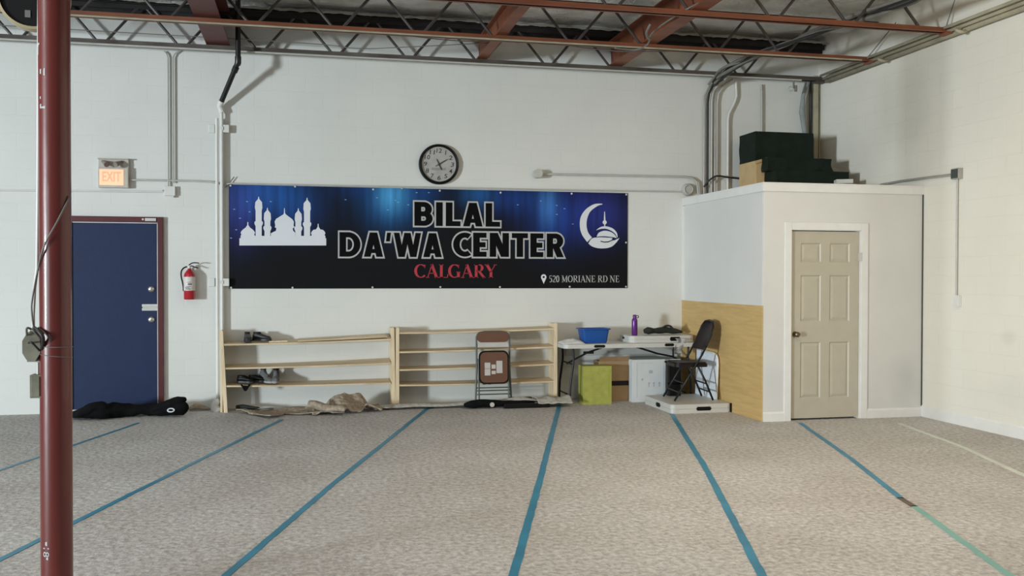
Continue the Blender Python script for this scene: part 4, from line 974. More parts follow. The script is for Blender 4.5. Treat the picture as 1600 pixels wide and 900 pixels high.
# ================================================================== SHOE RACKS
RY0, RY1 = 11.17, D-.015     # front and back of the racks
def rack(xl, xr, zt_l, zt_r, shelves, label, lean=0.):
    t = thing('shoe_rack', label, 'shelf', (xl, RY0, 0), group='pine shoe racks along the back wall')
    W_ = xr-xl; dp = RY1-RY0
    for x, zt, s in ((0, zt_l, 1), (W_, zt_r, -1)):
        mb = MB(); w = .042
        x0, x1 = (x, x+w) if s > 0 else (x-w, x)
        mb.prism([(x0+lean*(1 if s > 0 else .3), 0), (x1+lean*(1 if s > 0 else .3), 0), (x1, zt-.02), (x1-.01, zt), (x0+.01, zt), (x0, zt-.02)], 0, .036, 'XZ')
        mb.box(x0+.008+lean*.0, x1-.008, .036, dp, .0, zt-.01)
        mb.build('side_panel', 'pine', t)
    for k, (zl1, zr1, tilt) in enumerate(shelves):
        mb = MB(); th = .019
        for y0, y1, z_off in ((0.004, dp, 0),):
            P = []
            n = 10
            rows = []
            for i in range(n+1):
                u = i/n; x = w+u*(W_-2*w); z = zl1+(zr1-zl1)*u - .008*math.sin(PI*u); tl = tilt*(.35+.65*u)
                rows.append([(x, .006, z), (x, dp, z+tl), (x, dp, z+th+tl), (x, .006, z+th)])
            mb.loft(rows)
        mb.build('shelf', 'pine_h', t)
    return t
w = .042
r1 = rack(-.985, 1.03, .955, .965, [(.775, .81, .035), (.50, .525, .03), (.295, .285, .02)], 'long pine shoe rack on the left, holding the dark shoes', .05)
r2 = rack(1.045, 3.055, .965, 1.0, [(.885, .915, .015), (.655, .69, .015), (.44, .475, .015), (.255, .258, .015)], 'long pine shoe rack on the right, behind the folded brown chair')
# loose boards and scraps on the top shelf of the left rack
def slab(pts4, th, name, m, lab, cat):
    mb = MB(); mb.loft([[Vector(p) for p in pts4], [Vector(p)+Vector((0, 0, th)) for p in pts4]]); return single(mb, name, m, lab, cat)
slab([(-.1, 11.20, .808), (.95, 11.20, .845), (.95, 11.42, .868), (-.1, 11.42, .822)], .012, 'loose_board', 'pine_h', 'loose pine board lying on the top shelf of the left rack', 'board')
slab([(.42, 11.19, .842), (.93, 11.19, .861), (.90, 11.30, .870), (.55, 11.30, .858)], .006, 'wood_offcut', 'pine', 'thin wood offcut lying at the right end of the loose board', 'board')
slab([(-.43, 11.22, .802), (-.22, 11.22, .806), (-.22, 11.28, .808), (-.43, 11.28, .804)], .014, 'wood_offcut', 'pine', 'small wood scrap right of the shoes on the top shelf', 'board')

# shoes
def shoe(loc, rz, label, mat_u, mat_s, high=.0, L=.28, cat='shoe', group=None, roll=0.):
    t = thing('shoe', label, cat, loc, rz, group)
    def ring(u, k0, k1, z0, hgt, wid):
        y = (u-.5)*L; P = []
        for j in range(14):
            a = 2*PI*j/14; P.append(Vector((wid*math.cos(a), y, z0+hgt/2+hgt/2*math.sin(a)*(1 if math.sin(a) > 0 else 1))))
        return P
    prof = [(0.0, .018, .03, .028), (.03, .02, .072, .032), (.15, .02, .088+high, .037), (.30, .02, .086+high*.9, .036), (.42, .02, .075+high*.2, .037), (.6, .02, .060, .042), (.78, .02, .048, .045), (.92, .02, .038, .038), (1.0, .02, .018, .018)]
    mb = MB(); mb.loft([ring(u, 0, 0, z0-.004, h_, w_) for u, z0, h_, w_ in prof])
    up = mb.build('upper', mat_u, t, True)
    mb = MB(); mb.loft([[Vector((x, (u-.5)*L*1.03, z)) for x, z in ((-w_, 0), (w_, 0), (w_*1.05, .012), (w_, .024), (-w_, .024), (-w_*1.05, .012))] for u, w_ in ((0, .022), (.05, .033), (.2, .037), (.4, .034), (.6, .042), (.8, .046), (.93, .036), (1, .015))]); mb.build('sole', mat_s, t, True, auto=40)
    mb = MB(); zt = .112+high; mb.lathe([(.030, zt-.03), (.033, zt-.012), (.028, zt-.008), (.023, zt-.03), (0, zt-.04)], 16, Matrix.Translation((0, -.275*L, 0)) @ Matrix.Diagonal((1, 1.5, 1, 1))); mb.build('collar', 'black', t, True)
    mb = MB()
    for k in range(4): y = (-.06+k*.055)*L*1.6-.01; z = .098+high*.35-k*.011; mb.tube([(-.022, y, z-.008), (0, y+.004, z), (.022, y, z-.008)], .003, 5)
    mb.build('laces', mat_s if high else 'black', up, True)
    return t
sy = 11.30
a = onY(389, 532, sy); shoe((a.x-.015, sy, .814), PI+.1, 'dark shoe on the top shelf, left of its pair', 'shoe_dark', 'shoe_dark', .0)
a = onY(406, 532, sy); shoe((a.x+.025, sy+.01, .816), -1.9, 'dark shoe on the top shelf, right of its pair', 'shoe_dark', 'shoe_dark', .0, .22)
a = onY(387, 601, sy); shoe((a.x-.02, sy-.02, .326), -2.0, 'low black shoe at the left end of the lowest shelf', 'black', 'shoe_dark', -.015, .2)
a = onY(401, 601, sy); shoe((a.x+.01, sy+.03, .327), -1.7, 'low black shoe next to the grey high-tops on the lowest shelf', 'black', 'shoe_dark', -.02, .2)
a = onY(415, 601, sy); shoe((a.x+.01, sy+.01, .324), -2.55, 'grey and black high-top on the lowest shelf, left of its pair', 'shoe_grey', 'sole', .065, .25)
a = onY(431, 601, sy); shoe((a.x, sy, .325), PI-.05, 'grey and black high-top on the lowest shelf, right of its pair', 'shoe_grey', 'sole', .055, .25)
a = onY(384, 606, 11.2); mb = MB(); mb.tube(smooth_path([(a.x-.05, 11.162, a.z+.045), (a.x-.03, 11.155, a.z+.02), (a.x, 11.155, a.z-.025), (a.x+.03, 11.155, a.z+.02), (a.x+.05, 11.162, a.z+.045)], 4), .011, 6); mb.prism([(a.x-.045, a.z+.03), (a.x, a.z-.03), (a.x+.045, a.z+.03)], 11.15, 11.16, 'XZ')
single(mb, 'strap', 'dark_cloth', 'black strap drooping over the edge of the lowest shelf', 'strap')

# ================================================================== CLOTH, RUG, BUNDLES
def cloth(name, m, lab, cat, fn, nx, ny, th=.01, parent=None):
    mb = MB(); mb.sheet(nx, ny, fn)
    o = single(mb, name, m, lab, cat, smooth=True) if parent is None else mb.build(name, m, parent, True, world=True)
    s = o.modifiers.new('thickness', 'SOLIDIFY'); s.thickness = th; s.offset = 1
    return o
def quad(A_, B_, C_, D_, u, v):   # A-B front edge, D-C back edge
    return (Vector(A_)*(1-u)+Vector(B_)*u)*(1-v)+(Vector(D_)*(1-u)+Vector(C_)*u)*v
# flat offcut in front of the left rack
def f1(u, v):
    p = quad((-.62, 10.92), (.42, 10.66), (.40, 11.12), (-.80, 11.14), u, v)
    if v < .5 and u < .35: p.y -= .32*(1-abs(u-.22)/.22 if abs(u-.22) < .22 else 0)*(1-v*2)
    z = .02+.02*noise.noise(Vector((p.x*3, p.y*3, 0)))+max(0, u-.45)*.05*(.4+.6*v)+.015*math.sin(u*9+v*3)*(.3+v)
    return (p.x+.02*noise.noise(Vector((u*6, v*6, 5))), p.y+.03*noise.noise(Vector((u*5, v*5, 9))), max(.012, z))
cloth('carpet_offcut', 'rug', 'beige carpet offcut lying flat in front of the left rack', 'rug', f1, 50, 24)
# folded-over heap
def f2(u, v):
    p = quad((.06, 10.70), (.86, 10.82), (.84, 11.15), (.10, 11.15), u, v)
    k = noise.noise(Vector((u*4.5, v*3.5, 2))); k2 = abs(noise.noise(Vector((u*8, v*6, 11))))
    hump = .20*max(0, 1-abs(u-.40-.12*v)/.34)**.8*math.exp(-((v-.6)/.45)**2)+.07*max(0, 1-abs(u-.80+.1*v)/.16)
    z = .04+hump+.055*k-.05*k2+.014*math.sin(u*15+v*6)
    return (p.x-.10*hump, p.y, max(.02, z))
cloth('folded_carpet', 'rug', 'heap of folded carpet humped up before the left rack', 'rug', f2, 44, 26, .014)
def f3(u, v):   # curled flap with pale edge
    x = -.02+.42*u; y0 = 10.80-.16*u; r = .045-.012*u; a = -PI/2+PI*1.05*v
    return (x+.05*v, y0-r*1.5*math.cos(a), .075-.04*u+r+r*math.sin(a)+.01*math.sin(u*9))
cloth('carpet_flap', 'rug', 'curled pale edge flap in front of the folded carpet heap', 'rug', f3, 20, 16, .012)
# long runner along the wall
def f4(u, v):
    x = .84+2.06*u; y = 10.985+.165*v+.03*noise.noise(Vector((x*1.7, v, 0)))
    z = .028+.035*math.exp(-((v-.25)/.25)**2)+.02*noise.noise(Vector((x*2.3, v*3, 4)))+(.05*math.exp(-((u-.82)/.12)**2))
    return (x, y-(.02 if v == 0 else 0), max(.012, z))
cloth('carpet_runner', 'rug_back', 'long crumpled grey underlay strip along the wall below the racks', 'rug', f4, 90, 12, .012)
def f5(u, v):
    x = 2.72+.42*u; y = 10.80+.30*v-.05*u
    z = .05+.06*math.sin(PI*v)*(1-u*.4)+.03*noise.noise(Vector((u*4, v*4, 14)))+.06*max(0, u-.75)*4*v
    return (x, y, max(.03, z))
cloth('grey_tarp', 'rug_back', 'rumpled pale sheet bunched at the foot of the second rack', 'rug', f5, 30, 14, .01)
pipe('strap', [(-.80, 11.36, .035), (-.72, 11.28, .05), (-.62, 11.24, .035), (-.55, 11.18, .03)], .024, 'olive_cloth', 'dark green strap on the carpet at the foot of the left rack', 'strap', smooth_n=4)
pipe('cord', [(-.60, 11.22, .03), (-.48, 11.12, .04), (-.38, 11.16, .03), (-.5, 11.02, .02), (-.62, 11.08, .02), (-.52, 11.2, .03)], .008, 'cable_grey', 'thin grey cord coiled beside the dark green strap', 'cord', smooth_n=5)
mb = MB(); a = onY(338, 632, 11.30)
mb.loft([[Vector((a.x+(r_)*math.cos(j*PI/5)+.01*math.sin(z*60), 11.26+(r_)*.7*math.sin(j*PI/5), z)) for j in range(10)] for r_, z in ((.05, .0), (.065, .04), (.045, .08), (.05, .11), (.025, .15))])
single(mb, 'crumpled_bag', 'white_cloth', 'crumpled white scrap at the foot of the tall white pipes', 'scrap', smooth=True)

# black cloth bundle at the blue door
def lump(path, radii, seg=14, amp=.15, seed=0, flat=.8):
    rings = []; P = smooth_path(path, 5); n = len(P)
    for i, p in enumerate(P):
        t_ = i/(n-1)*(len(radii)-1); k = min(int(t_), len(radii)-2); r = radii[k]+(radii[k+1]-radii[k])*(t_-k)
        tg = (P[min(i+1, n-1)]-P[max(i-1, 0)]).normalized(); a_ = tg.cross(Vector((0, 0, 1))).normalized(); b_ = a_.cross(tg)
        ring = []
        for j in range(seg):
            an = 2*PI*j/seg; q = p+(a_*math.cos(an)+b_*math.sin(an)*flat)*r
            k2 = 1+amp*noise.noise(q*9+Vector((seed, 0, 0)))*2
            q = p+(a_*math.cos(an)+b_*math.sin(an)*flat)*r*k2; q.z = max(q.z, .006); ring.append(q)
        rings.append(ring)
    return rings
a, b = onZ(120, 648), onZ(276, 640)
t = thing('cloth_bundle', 'long black cloth bundle lying at the foot of the blue door', 'bundle', (-2.0, 11.1, 0))
mb = MB(); mb.loft(lump([(-2.56, 11.05, .04), (-2.42, 10.98, .07), (-2.25, 10.95, .09), (-2.1, 11.02, .08), (-1.9, 11.08, .075), (-1.7, 11.1, .075), (-1.5, 11.02, .085), (-1.38, 10.98, .10), (-1.32, 11.0, .13)], [.02, .07, .115, .10, .085, .085, .10, .11, .04], 16, .2))
mb.build('roll', 'dark_cloth', t, True, world=True)
mb = MB(); mb.loft(lump([(-1.70, 11.02, .07), (-1.52, 11.0, .13), (-1.40, 11.0, .17), (-1.33, 11.02, .19)], [.03, .075, .085, .03], 14, .15, 3, .7)); mb.build('collar_fold', 'dark_cloth', t, True, world=True)
mb = MB(); mb.loft(lump([(-2.45, 10.9, .05), (-2.33, 10.90, .12), (-2.2, 10.93, .13), (-2.1, 10.98, .07)], [.03, .08, .08, .02], 14, .15, 8, .8)); mb.build('hood_fold', 'dark_cloth', t, True, world=True)
c = onY(267, 641, 10.87)
mb = MB(); mb.tube([Vector((c.x+.035*math.cos(k*PI/6), 10.875+.01*math.sin(k*PI/6), c.z+.018*math.sin(k*PI/6))) for k in range(12)], .008, 6, closed=True); mb.build('white_ring', 'print_white', t, True, world=True)
t2 = onY(290, 636, 11.3); mb = MB(); mb.loft(lump([(-1.34, 11.38, .02), (-1.27, 11.4, .05), (-1.17, 11.4, .03), (-1.1, 11.4, .01)], [.02, .045, .03, .008], 10, .1, 5)); single(mb, 'carpet_scrap', 'rug', 'small scrap of carpet against the wall right of the black bundle', 'rug', smooth=True)

# black bag and bar on the floor by the brown chair
a = onZ(728, 636)
t = thing('umbrella_bag', 'long black folded camp bag lying in front of the brown chair', 'bag', (2.2, 10.9, 0))
mb = MB(); mb.loft(lump([(1.84, 10.93, .04), (1.93, 10.90, .055), (2.1, 10.90, .06), (2.3, 10.92, .05), (2.5, 10.96, .045), (2.72, 11.0, .035)], [.03, .065, .065, .05, .045, .02], 14, .12, 2, .7)); mb.build('bag_body', 'dark_cloth', t, True, world=True)
mb = MB(); mb.cyl((2.16, 10.838, .05), (2.16, 10.83, .05), .028, seg=14); mb.build('white_badge', 'sticker', t, True, auto=40, world=True)
mb = MB(); mb.box(2.30, 2.86, 10.80, 10.85, .004, .055, .004, mtx=None); single(mb, 'black_bar', 'black', 'flat black bar on the floor right of the black bag', 'bar')
mb = MB(); mb.box(2.42, 2.70, 11.02, 11.10, .07, .10, .004); single(mb, 'black_bar', 'black', 'short black slat behind the flat black bar', 'bar')

# ================================================================== FOLDED BROWN CHAIR
t = thing('folding_chair', 'folded brown metal chair with stickers leaning on the right rack', 'chair', (2.225, 11.07, .0))
TL = Matrix.Rotation(-math.radians(3.5), 4, 'X')
hw = .205
mb = MB()
pts = [(-hw-.02, 0, 0), (-hw, 0, .45), (-hw, 0, .80)]+[(-hw+.06-.06*math.cos(a), 0, .82+.06*math.sin(a)*1.3) for a in (0.3, .8, 1.2)]+[(-.1, 0, .905), (.1, 0, .905)]+[(hw-.06+.06*math.cos(a), 0, .82+.06*math.sin(a)*1.3) for a in (1.2, .8, .3)]+[(hw, 0, .80), (hw, 0, .45), (hw+.02, 0, 0)]
mb.tube(pts, .0115, 8); mb.xf(TL); mb.build('front_frame', 'frame_grey', t, True, auto=60)
for s in (-1, 1):
    mb = MB(); mb.tube([(s*(hw-.022), -.03, 0.0), (s*(hw-.020), -.028, .35), (s*(hw-.018), -.022, .58)], .010, 8); mb.xf(TL); mb.build('rear_leg', 'frame_grey', t, True, auto=60)
for z in (.145, .19, .225):
    mb = MB(); mb.cyl((-hw+.0, -.015, z), (hw, -.015, z), .008, seg=8); mb.xf(TL); mb.build('cross_bar', 'frame_grey', t, True, auto=40)
mb = MB(); P = rrect(-hw+.008, hw-.008, .775, .90, .055)
mb.prism(P, -.012, .0, 'XZ'); mb.xf(TL); mb.build('backrest', 'seat_brown', t)
mb = MB(); mb.box(-hw+.01, hw-.01, -.004, .004, .715, .765, .002); mb.xf(TL); mb.build('back_slat', 'sticker', t)
mb = MB(); mb.prism(rrect(-.185, .185, .27, .675, .07), -.045, -.032, 'XZ'); mb.xf(TL); st = mb.build('seat', 'black', t)
mb = MB(); mb.prism(rrect(-.168, .168, .288, .655, .06), -.049, -.044, 'XZ'); mb.xf(TL); su = mb.build('seat_underside', 'seat_brown', st)
for (x0, x1, z0, z1) in ((-.115, -.045, .46, .53), (-.115, -.045, .375, .455), (-.03, .02, .455, .505), (-.03, .02, .39, .43), (.03, .105, .40, .55)):
    mb = MB(); mb.box(x0, x1, -.0505, -.0488, z0, z1); mb.xf(TL); mb.build('paper_sticker', 'sticker', st)

# ================================================================== TABLES
def handle(mb, x, z, y, w_=.15, h_=.045):   # dark grip recess on a front face at y
    mb.prism([(x-w_/2, z), (x-w_/2+.015, z-h_/2), (x+w_/2-.015, z-h_/2), (x+w_/2, z), (x+w_/2-.015, z+h_/2), (x-w_/2+.015, z+h_/2)], y-.002, y+.004, 'XZ')
TX0, TX1, TY0, TY1, TZ = 3.06, 4.84, 10.87, 11.475, .75
t = thing('folding_table', 'long white plastic folding table standing against the back wall', 'table', (TX0, TY0, 0))
mb = MB(); mb.prism(rrect(0, TX1-TX0, 0, TY1-TY0, .07), TZ-.05, TZ-.004, 'XY'); mb.prism(rrect(.008, TX1-TX0-.008, .008, TY1-TY0-.008, .065), TZ-.004, TZ, 'XY'); mb.build('tabletop', 'plastic_white', t)
a = onY(937, 541, TY0).x-TX0; b = onY(1046, 539, TY0).x-TX0
mb = MB(); handle(mb, a, TZ-.026, 0, .15, .034); mb.build('grip', 'black', t)
mb = MB(); handle(mb, b, TZ-.022, 0, .13, .036); mb.build('grip', 'black', t)
for xx in (.13, TX1-TX0-.14):
    for yy in (.06, TY1-TY0-.06):
        s = 1 if xx < .5 else -1
        mb = MB(); mb.tube(smooth_path([(xx, yy, TZ-.05), (xx+.005*s, yy, .55), (xx-.015*s, yy, .38), (xx-.035*s, yy, .22), (xx-.04*s, yy, .02)], 4), .014, 8); mb.build('leg', 'frame_dark', t, True)
    mb = MB(); mb.cyl((xx, .06, .50), (xx, TY1-TY0-.06, .50), .010, seg=8); mb.cyl((xx-.03, .06, .12), (xx-.03, TY1-TY0-.06, .12), .010, seg=8); mb.build('leg_cross_bar', 'frame_dark', t, True)
mb = MB(); mb.tube([(.11, .28, .49), (.38, .28, .625), (.62, .28, .70)], .012, 8); mb.box(.33, .46, .265, .295, .61, .64); mb.build('brace', 'frame_dark', t, True, auto=50)
mb = MB(); mb.tube([(TX1-TX0-.14, .25, .49), (1.50, .25, .56), (1.3, .25, .60), (.98, .25, .70)], .012, 8); mb.build('brace', 'frame_dark', t, True, auto=50)

# folded table lying on it
c = onZ(992, 533, TZ+.0)
t = thing('folding_table', 'white folding table folded in half lying on top of the long table', 'table', (3.93, 10.96, TZ+.001), math.radians(-1))
w1, d1 = .87, .46
def folded(t, w1, d1, h1, cr):
    for k in (0, 1):
        z0 = k*h1/2
        mb = MB(); mb.prism(rrect(0, w1, 0, d1, cr), z0+.002, z0+h1/2-.002, 'XY'); mb.prism(rrect(.006, w1-.006, .006, d1-.006, cr), z0, z0+h1/2, 'XY'); mb.build('table_half', 'plastic_white', t)
folded(t, w1, d1, .085, .09)
mb = MB(); handle(mb, .60, .045, 0, .145, .052); mb.build('grip', 'black', t)
mb = MB(); mb.prism([(.20, .03), (.215, .018), (.27, .018), (.285, .03), (.27, .045), (.215, .045)], -.004, .004, 'YZ'); mb.xf(Matrix.Translation((0, 0, .02))); mb.build('side_grip', 'black', t)
# folded table flat on the floor
FX0, FY0 = 4.095, 10.0
t = thing('folding_table', 'white folding table folded flat on the carpet under the dark chair', 'table', (FX0, FY0, .0))
folded(t, 4.842-FX0, .895, .105, .05)
mb = MB(); handle(mb, .40, .052, 0, .19, .045); mb.build('grip', 'black', t)
mb = MB(); P = [(.34, .052), (.36, .028), (.46, .028), (.48, .052), (.46, .078), (.36, .078)]; mb.prism(P, -.004, .004, 'YZ'); mb.build('side_grip', 'black', t)
mb = MB(); mb.box(4.842-FX0-.01, 4.842-FX0+.002, -.003, .02, .0, .105); mb.build('end_hinge', 'black', t)
# white panel leaning on the plywood behind the chair
t = thing('whiteboard', 'white panel with a rounded corner leaning on the plywood behind the dark chair', 'board', (4.80, 10.32, .106))
mb = MB(); P = [(0, 0), (.60, 0), (.60, .56), (.12, .545), (.05, .53), (.015, .49), (.0, .42)]
mb.prism(P, -.012, .012, 'YZ'); mb.xf(Matrix.Rotation(math.radians(2.2), 4, 'Y')); mb.build('sheet', 'board_white', t)
mb = MB(); mb.tube([(0, 0, .0), (0, 0, .42), (0, .015, .49), (0, .05, .53), (0, .12, .545), (0, .6, .56)], .016, 6); mb.xf(Matrix.Rotation(math.radians(2.2), 4, 'Y')); mb.build('edge_band', 'white_paint', t, True)
# open dark folding chair
ax = Vector((4.475, 10.42, .106))
t = thing('folding_chair', 'open dark brown folding chair standing on the folded floor table', 'chair', ax, math.radians(-4))
# local: chair faces -X
cw = .21
for s in (-1, 1):
    y = s*cw
    mb = MB(); mb.tube([(-.235, y, .012), (-.02, y, .36), (.10, y, .55), (.155, y, .66)], .0125, 8); mb.build('front_leg', 'frame_dark', t, True)
    mb = MB(); mb.tube([(.245, y*.92, .012), (.15, y*.92, .24), (.05, y*.92, .43)], .0125, 8); mb.build('rear_leg', 'frame_dark', t, True)
for (x, z, k) in ((-.175, .11, 1), (-.11, .215, 1), (.205, .11, .92), (.165, .205, .92)):
    mb = MB(); mb.cyl((x, -cw*k, z), (x, cw*k, z), .009, seg=8); mb.build('cross_bar', 'frame_dark', t, True, auto=40)
mb = MB(); mb.tube([(.10, -cw, .55), (.155, -cw, .66), (.21, -cw, .78), (.245, -cw*.9, .88), (.265, -cw*.62, .935), (.27, 0, .95), (.265, cw*.62, .935), (.245, cw*.9, .88), (.21, cw, .78), (.155, cw, .66), (.10, cw, .55)], .0125, 8); mb.build('back_frame', 'frame_dark', t, True)
def seatp():
    mb = MB(); rows = []
    P = rrect(-.215, .19, -.195, .195, .06)
    mb.prism(P, .405, .445, 'XY'); mb.prism(rrect(-.2, .175, -.18, .18, .05), .445, .46, 'XY'); return mb
seatp().build('seat', 'dark_brown', t)
mb = MB(); rows = []
for i in range(9):
    u = i/8; z = .60+.34*u; x = .128+.14*u; wv = cw*(.98 if u < .6 else .98-.38*((u-.6)/.4)**2)
    ring = []
    for j in range(13):
        v = -1+2*j/12; ring.append(Vector((x+.04*(1-v*v)-.005, v*wv, z)))
    for j in range(12, -1, -1):
        v = -1+2*j/12; ring.append(Vector((x+.04*(1-v*v)+.008, v*wv, z)))
    rows.append(ring)
mb.loft(rows); mb.build('backrest', 'dark_brown', t, True, auto=50)
# black bin under the chair
t = thing('storage_bin', 'tall narrow black box standing behind the legs of the dark chair', 'bin', (4.45, 10.80, .106), math.radians(-8))
mb = MB(); mb.loft([rr_ for rr_ in [[Vector((x, y, z)) for x, y in rrect(-w_, w_, -.06, .06, .02, 3)] for w_, z in ((.082, 0), (.09, .40))]]); mb.build('bin_body', 'black', t)
mb = MB(); mb.box(-.10, .10, -.07, .07, .40, .425, .006); mb.box(-.09, .09, -.063, -.060, .14, .165); mb.build('bin_rim', 'dark_cloth', t)

# cartons under the table
def carton(name, x0, x1, y0, y1, z1, m, lab, z0=0., extra=None, rz=0., open_=False):
    t = thing(name, lab, 'box', ((x0+x1)/2, (y0+y1)/2, z0), rz)
    w_, d_ = (x1-x0)/2, (y1-y0)/2
    mb = MB(); mb.box(-w_, w_, -d_, d_, 0, z1, .003); mb.build('carton_body', m, t)
    return t, w_, d_
lx0 = onZ(908, 632).x; lx1 = onZ(954, 631).x
t, w_, d_ = carton('carton', 3.325, 3.69, 10.93, 11.17, .475, 'lime', 'lime green carton standing under the left of the long table', rz=-.04)
mb = MB(); mb.box(-w_, w_, -.004, .004, .4752, .4765)
for x0, x1, z0, z1 in ((-.13, .13, .09, .095), (-.13, .13, .12, .124), (-.05, .12, .06, .064), (.14, .155, .1, .36), (-.14, .10, .40, .405), (-.1, .05, .2, .204), (-.1, .08, .24, .244)): mb.box(x0, x1, -d_-.001, -d_+.001, z0, z1)
mb.tube([(.03+.03*math.cos(k*PI/8), -d_-.0, .40+.03*math.sin(k*PI/8)) for k in range(16)], .002, 4, closed=True)
mb.build('printed_marks', 'lime_mark', t)
t, w_, d_ = carton('carton', 3.60, 3.99, 11.16, 11.40, .51, 'cardboard', 'plain brown cardboard carton behind the lime green carton')
mb = MB(); mb.box(-w_-.001, w_+.001, -d_-.002, d_+.001, .20, .26); mb.build('tape_band', 'dark_brown', t)
mb = MB(); mb.prism([(-d_, .51), (-d_-.05, .57), (-d_-.047, .573), (-d_+.004, .512)], -w_, w_, 'YZ'); mb.build('carton_flap', 'cardboard', t)
t, w_, d_ = carton('carton', 3.99, 4.43, 11.02, 11.40, .535, 'carton_white', 'large white carton with faint blue print under the long table')
mb = MB()
for x in (.02, .085, .16): mb.cyl((x-.02, -d_-.001, .235), (x-.02, -d_+.002, .235), .014, seg=10); mb.box(x-.027, x-.013, -d_-.001, -d_+.002, .19, .22)
for x0, x1, z0, z1 in ((-.16, -.155, .06, .50), (.195, .20, .02, .52), (-.10, -.08, .27, .30), (-.12, .05, .49, .493), (.0, .05, .36, .40)): mb.box(x0, x1, -d_-.001, -d_+.002, z0, z1)
mb.build('printed_symbols', 'carton_print', t)
t, w_, d_ = carton('carton', 4.45, 4.66, 11.08, 11.40, .53, 'carton_white', 'narrow white carton right of the large white one')
mb = MB(); text_mesh(mb, 'LASKO' if False else 'NNN', (.0, .30, 0, .05), lambda u, v: (-.02+v, -d_-.0012, .15+u), .03); mb.build('printed_lettering', 'carton_print', t)
# pale low panel of the table shelf seen behind, grey-green sheet leaning on wall
mb = MB(); mb.box(3.25, 4.80, D-.035, D-.012, .56, .685, .004); single(mb, 'leaning_board', 'plastic_white', 'pale board propped behind the cartons just under the tabletop', 'board')

# ================================================================== THINGS ON THE TABLE
a = onY(927, 531, 11.12)
t = thing('washing_up_tub', 'blue plastic tub on the left half of the long table', 'tub', (a.x, 11.12, TZ+.001))
def ringr(w_, d_, z, r=.04): return [Vector((x, y, z)) for x, y in rrect(-w_, w_, -d_, d_, r, 4)]
mb = MB(); mb.loft([ringr(.148, .10, .002), ringr(.155, .108, .02), ringr(.176, .125, .165), ringr(.19, .14, .168), ringr(.19, .14, .178), ringr(.172, .12, .178), ringr(.150, .10, .015)]); mb.build('tub_body', 'blue_plastic', t, True, auto=40)
mb = MB(); mb.tube([(x, y, .176) for x, y in rrect(-.19, .19, -.14, .14, .045, 4)], .007, 6, closed=True); mb.build('rolled_rim', 'blue_plastic', t, True)
def f6(u, v):
    x = 3.06+.30*u; y = 10.96+.26*v; k = math.sin(PI*u)**.5*math.sin(PI*v)**.5
    return (x, y, TZ+.004+k*(.045+.03*noise.noise(Vector((u*4, v*4, 31)))))
cloth('white_cloth', 'white_cloth', 'crumpled white cloth on the table left of the blue tub', 'cloth', f6, 18, 14, .006)
tz = TZ+.087
a = onY(991.5, 521, 11.1)
t = thing('water_bottle', 'purple metal water bottle standing on the folded table', 'bottle', (a.x, 11.10, tz))
mb = MB(); mb.lathe([(0, 0), (.034, 0), (.037, .006), (.037, .185), (.033, .205), (.022, .218), (.021, .23), (0, .23)], 28); mb.build('bottle_body', 'purple', t, True, auto=50)
mb = MB(); mb.lathe([(0, .262), (.018, .262), (.023, .255), (.024, .226), (0, .226)], 24); bc = mb.build('bottle_cap', 'purple', t, True, auto=40)
mb = MB(); mb.tube(smooth_path([(.02, 0, .245), (.045, 0, .25), (.052, 0, .235), (.045, 0, .222), (.024, 0, .222)], 4), .005, 6); mb.build('cap_loop', 'cable_black', bc, True)
t = thing('jacket', 'crumpled black jacket heaped on the folded table', 'jacket', (4.45, 11.15, tz))
mb = MB(); ms = [(4.19, 11.16, tz+.045), (4.24, 11.14, tz+.055), (4.32, 11.15, tz+.05), (4.42, 11.15, tz+.055), (4.50, 11.14, tz+.065), (4.58, 11.15, tz+.05), (4.70, 11.14, tz+.03)]
R_ = lump(ms, [.03, .055, .05, .05, .058, .045, .02], 14, .22, 4, .75)
for r_ in R_:
    for q in r_: q.z = max(q.z, tz+.002)
mb.loft(R_); mb.build('jacket_body', 'olive_cloth', t, True, world=True)
mb = MB(); mb.tube(smooth_path([(4.42, 11.12, tz+.08), (4.47, 11.11, tz+.115), (4.53, 11.11, tz+.11), (4.58, 11.10, tz+.06), (4.66, 11.09, tz+.04)], 5), .014, 6); mb.build('sleeve_fold', 'olive_cloth', t, True, world=True)
def f7(u, v):
    x = 4.50+.12*u+.02*math.sin(v*7); z = TZ+.06-.19*v; y = 10.895-.012-.02*math.sin(u*8+v*3)-.01*math.sin(v*13)
    return (x, y, z)
cloth('plastic_bag', 'plastic_bag', 'limp clear plastic bag hanging over the front edge of the tables', 'bag', f7, 14, 14, .002)

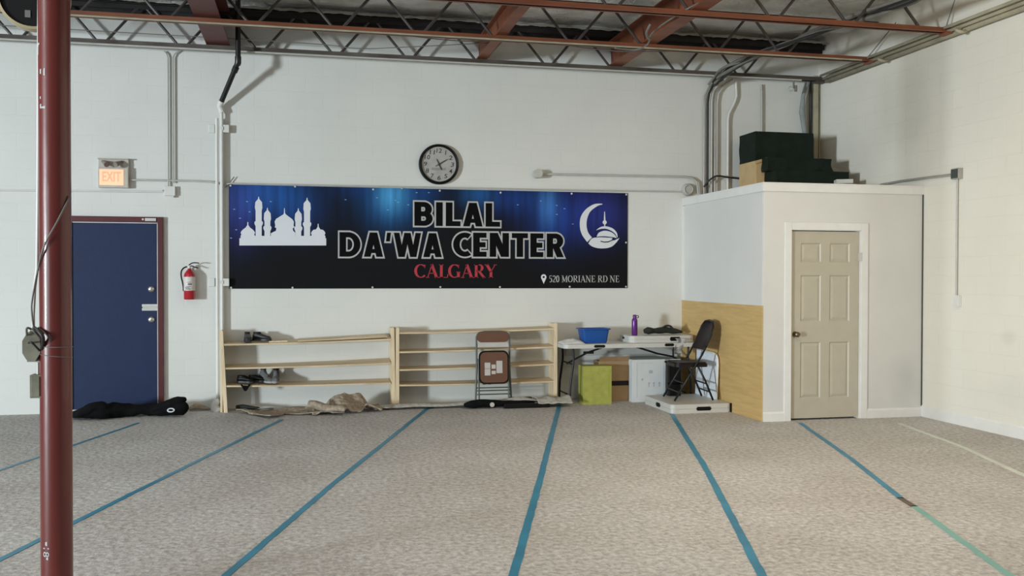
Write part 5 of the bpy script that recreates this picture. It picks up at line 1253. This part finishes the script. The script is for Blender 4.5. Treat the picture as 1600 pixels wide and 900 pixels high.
# ================================================================== WRAPPED BOXES ON THE CLOSET
BZ = CZ-.038
def wrapped(name, x0, x1, y0, y1, z0, z1, m, lab, amp=.012, seed=0, cat='box', top_in=.0):
    mb = MB(); nx, ny = 22, 12; rings = []
    P0 = []
    for (xa, ya), (xb, yb_), n_ in (((x0, y0), (x1, y0), nx), ((x1, y0), (x1, y1), ny), ((x1, y1), (x0, y1), nx), ((x0, y1), (x0, y0), ny)):
        for i in range(n_): P0.append((xa+(xb-xa)*i/n_, ya+(yb_-ya)*i/n_))
    nz_ = 8; cx_, cy_ = (x0+x1)/2, (y0+y1)/2
    for k in range(nz_+1):
        z = z0+(z1-z0)*k/nz_; ring = []
        for x, y in P0:
            kk = amp*noise.noise(Vector((x*6+seed, y*6, z*7)))*(1.5-k/nz_)
            ring.append(Vector((x+(x-cx_)*kk*2, y+(y-cy_)*kk*2-abs(kk)*.5, z)))
        rings.append(ring)
    mb.loft(rings)
    return single(mb, name, m, lab, cat, smooth=True, auto=35)
wrapped('wrapped_box', 5.485, 6.285, 10.70, 11.14, 3.035, 3.40, 'tarp', 'dark green wrapped box, topmost on the closet', .010)
t = thing('plywood_crate', 'tan wooden crate side under the top wrapped box', 'crate', (5.70, 10.9, BZ))
mb = MB(); mb.box(5.49, 6.0, 10.69, 11.15, BZ, 3.034, .004); mb.build('crate_body', 'cardboard_tan', t, world=True)
wrapped('wrapped_box', 5.56, 6.42, 10.50, 10.685, 2.885, 3.055, 'tarp', 'dark green wrapped bundle in the middle of the pile on the closet', .05, 5)
wrapped('wrapped_box', 5.60, 6.58, 10.36, 10.685, BZ, 2.882, 'tarp', 'low dark green wrapped bundle at the bottom of the closet pile', .02, 9)
mb = MB(); mb.loft([[Vector(p) for p in ((6.02, 10.70, BZ), (6.40, 10.70, BZ), (6.40, 11.1, BZ), (6.02, 11.1, BZ))], [Vector(p) for p in ((6.02, 10.70, 3.03), (6.36, 10.70, 3.03), (6.36, 11.1, 3.03), (6.02, 11.1, 3.03))]]); single(mb, 'wrapped_box', 'tarp', 'dark wrapped support box behind the middle bundle on the closet', 'box')
# torn paper and flap edges on the wrap
mb = MB(); mb.prism([(5.47, 2.985), (5.60, 3.035), (5.63, 3.075), (5.47, 3.025)], 10.672, 10.684, 'XZ'); single(mb, 'cardboard_flap', 'cardboard_tan', 'torn tan cardboard flap below the top wrapped box', 'cardboard')
pz = onY(1314, 284, 10.27).z; px0 = onY(1302, 284, 10.27).x; px1 = onY(1328, 284, 10.27).x
slab([(px0, 10.2, pz-.03), (px1, 10.2, pz-.02), (px1, 10.34, pz-.02), (px0+.05, 10.34, pz-.03)], .05, 'paper_stack', 'white_cloth', 'small white paper pile at the right end of the closet pile', 'paper')
mb = MB(); mb.box(px0-.03, px1+.03, 10.18, 10.355, BZ, pz-.032, .004); single(mb, 'low_box', 'carton_white', 'low pale box under the white paper on the closet', 'box')
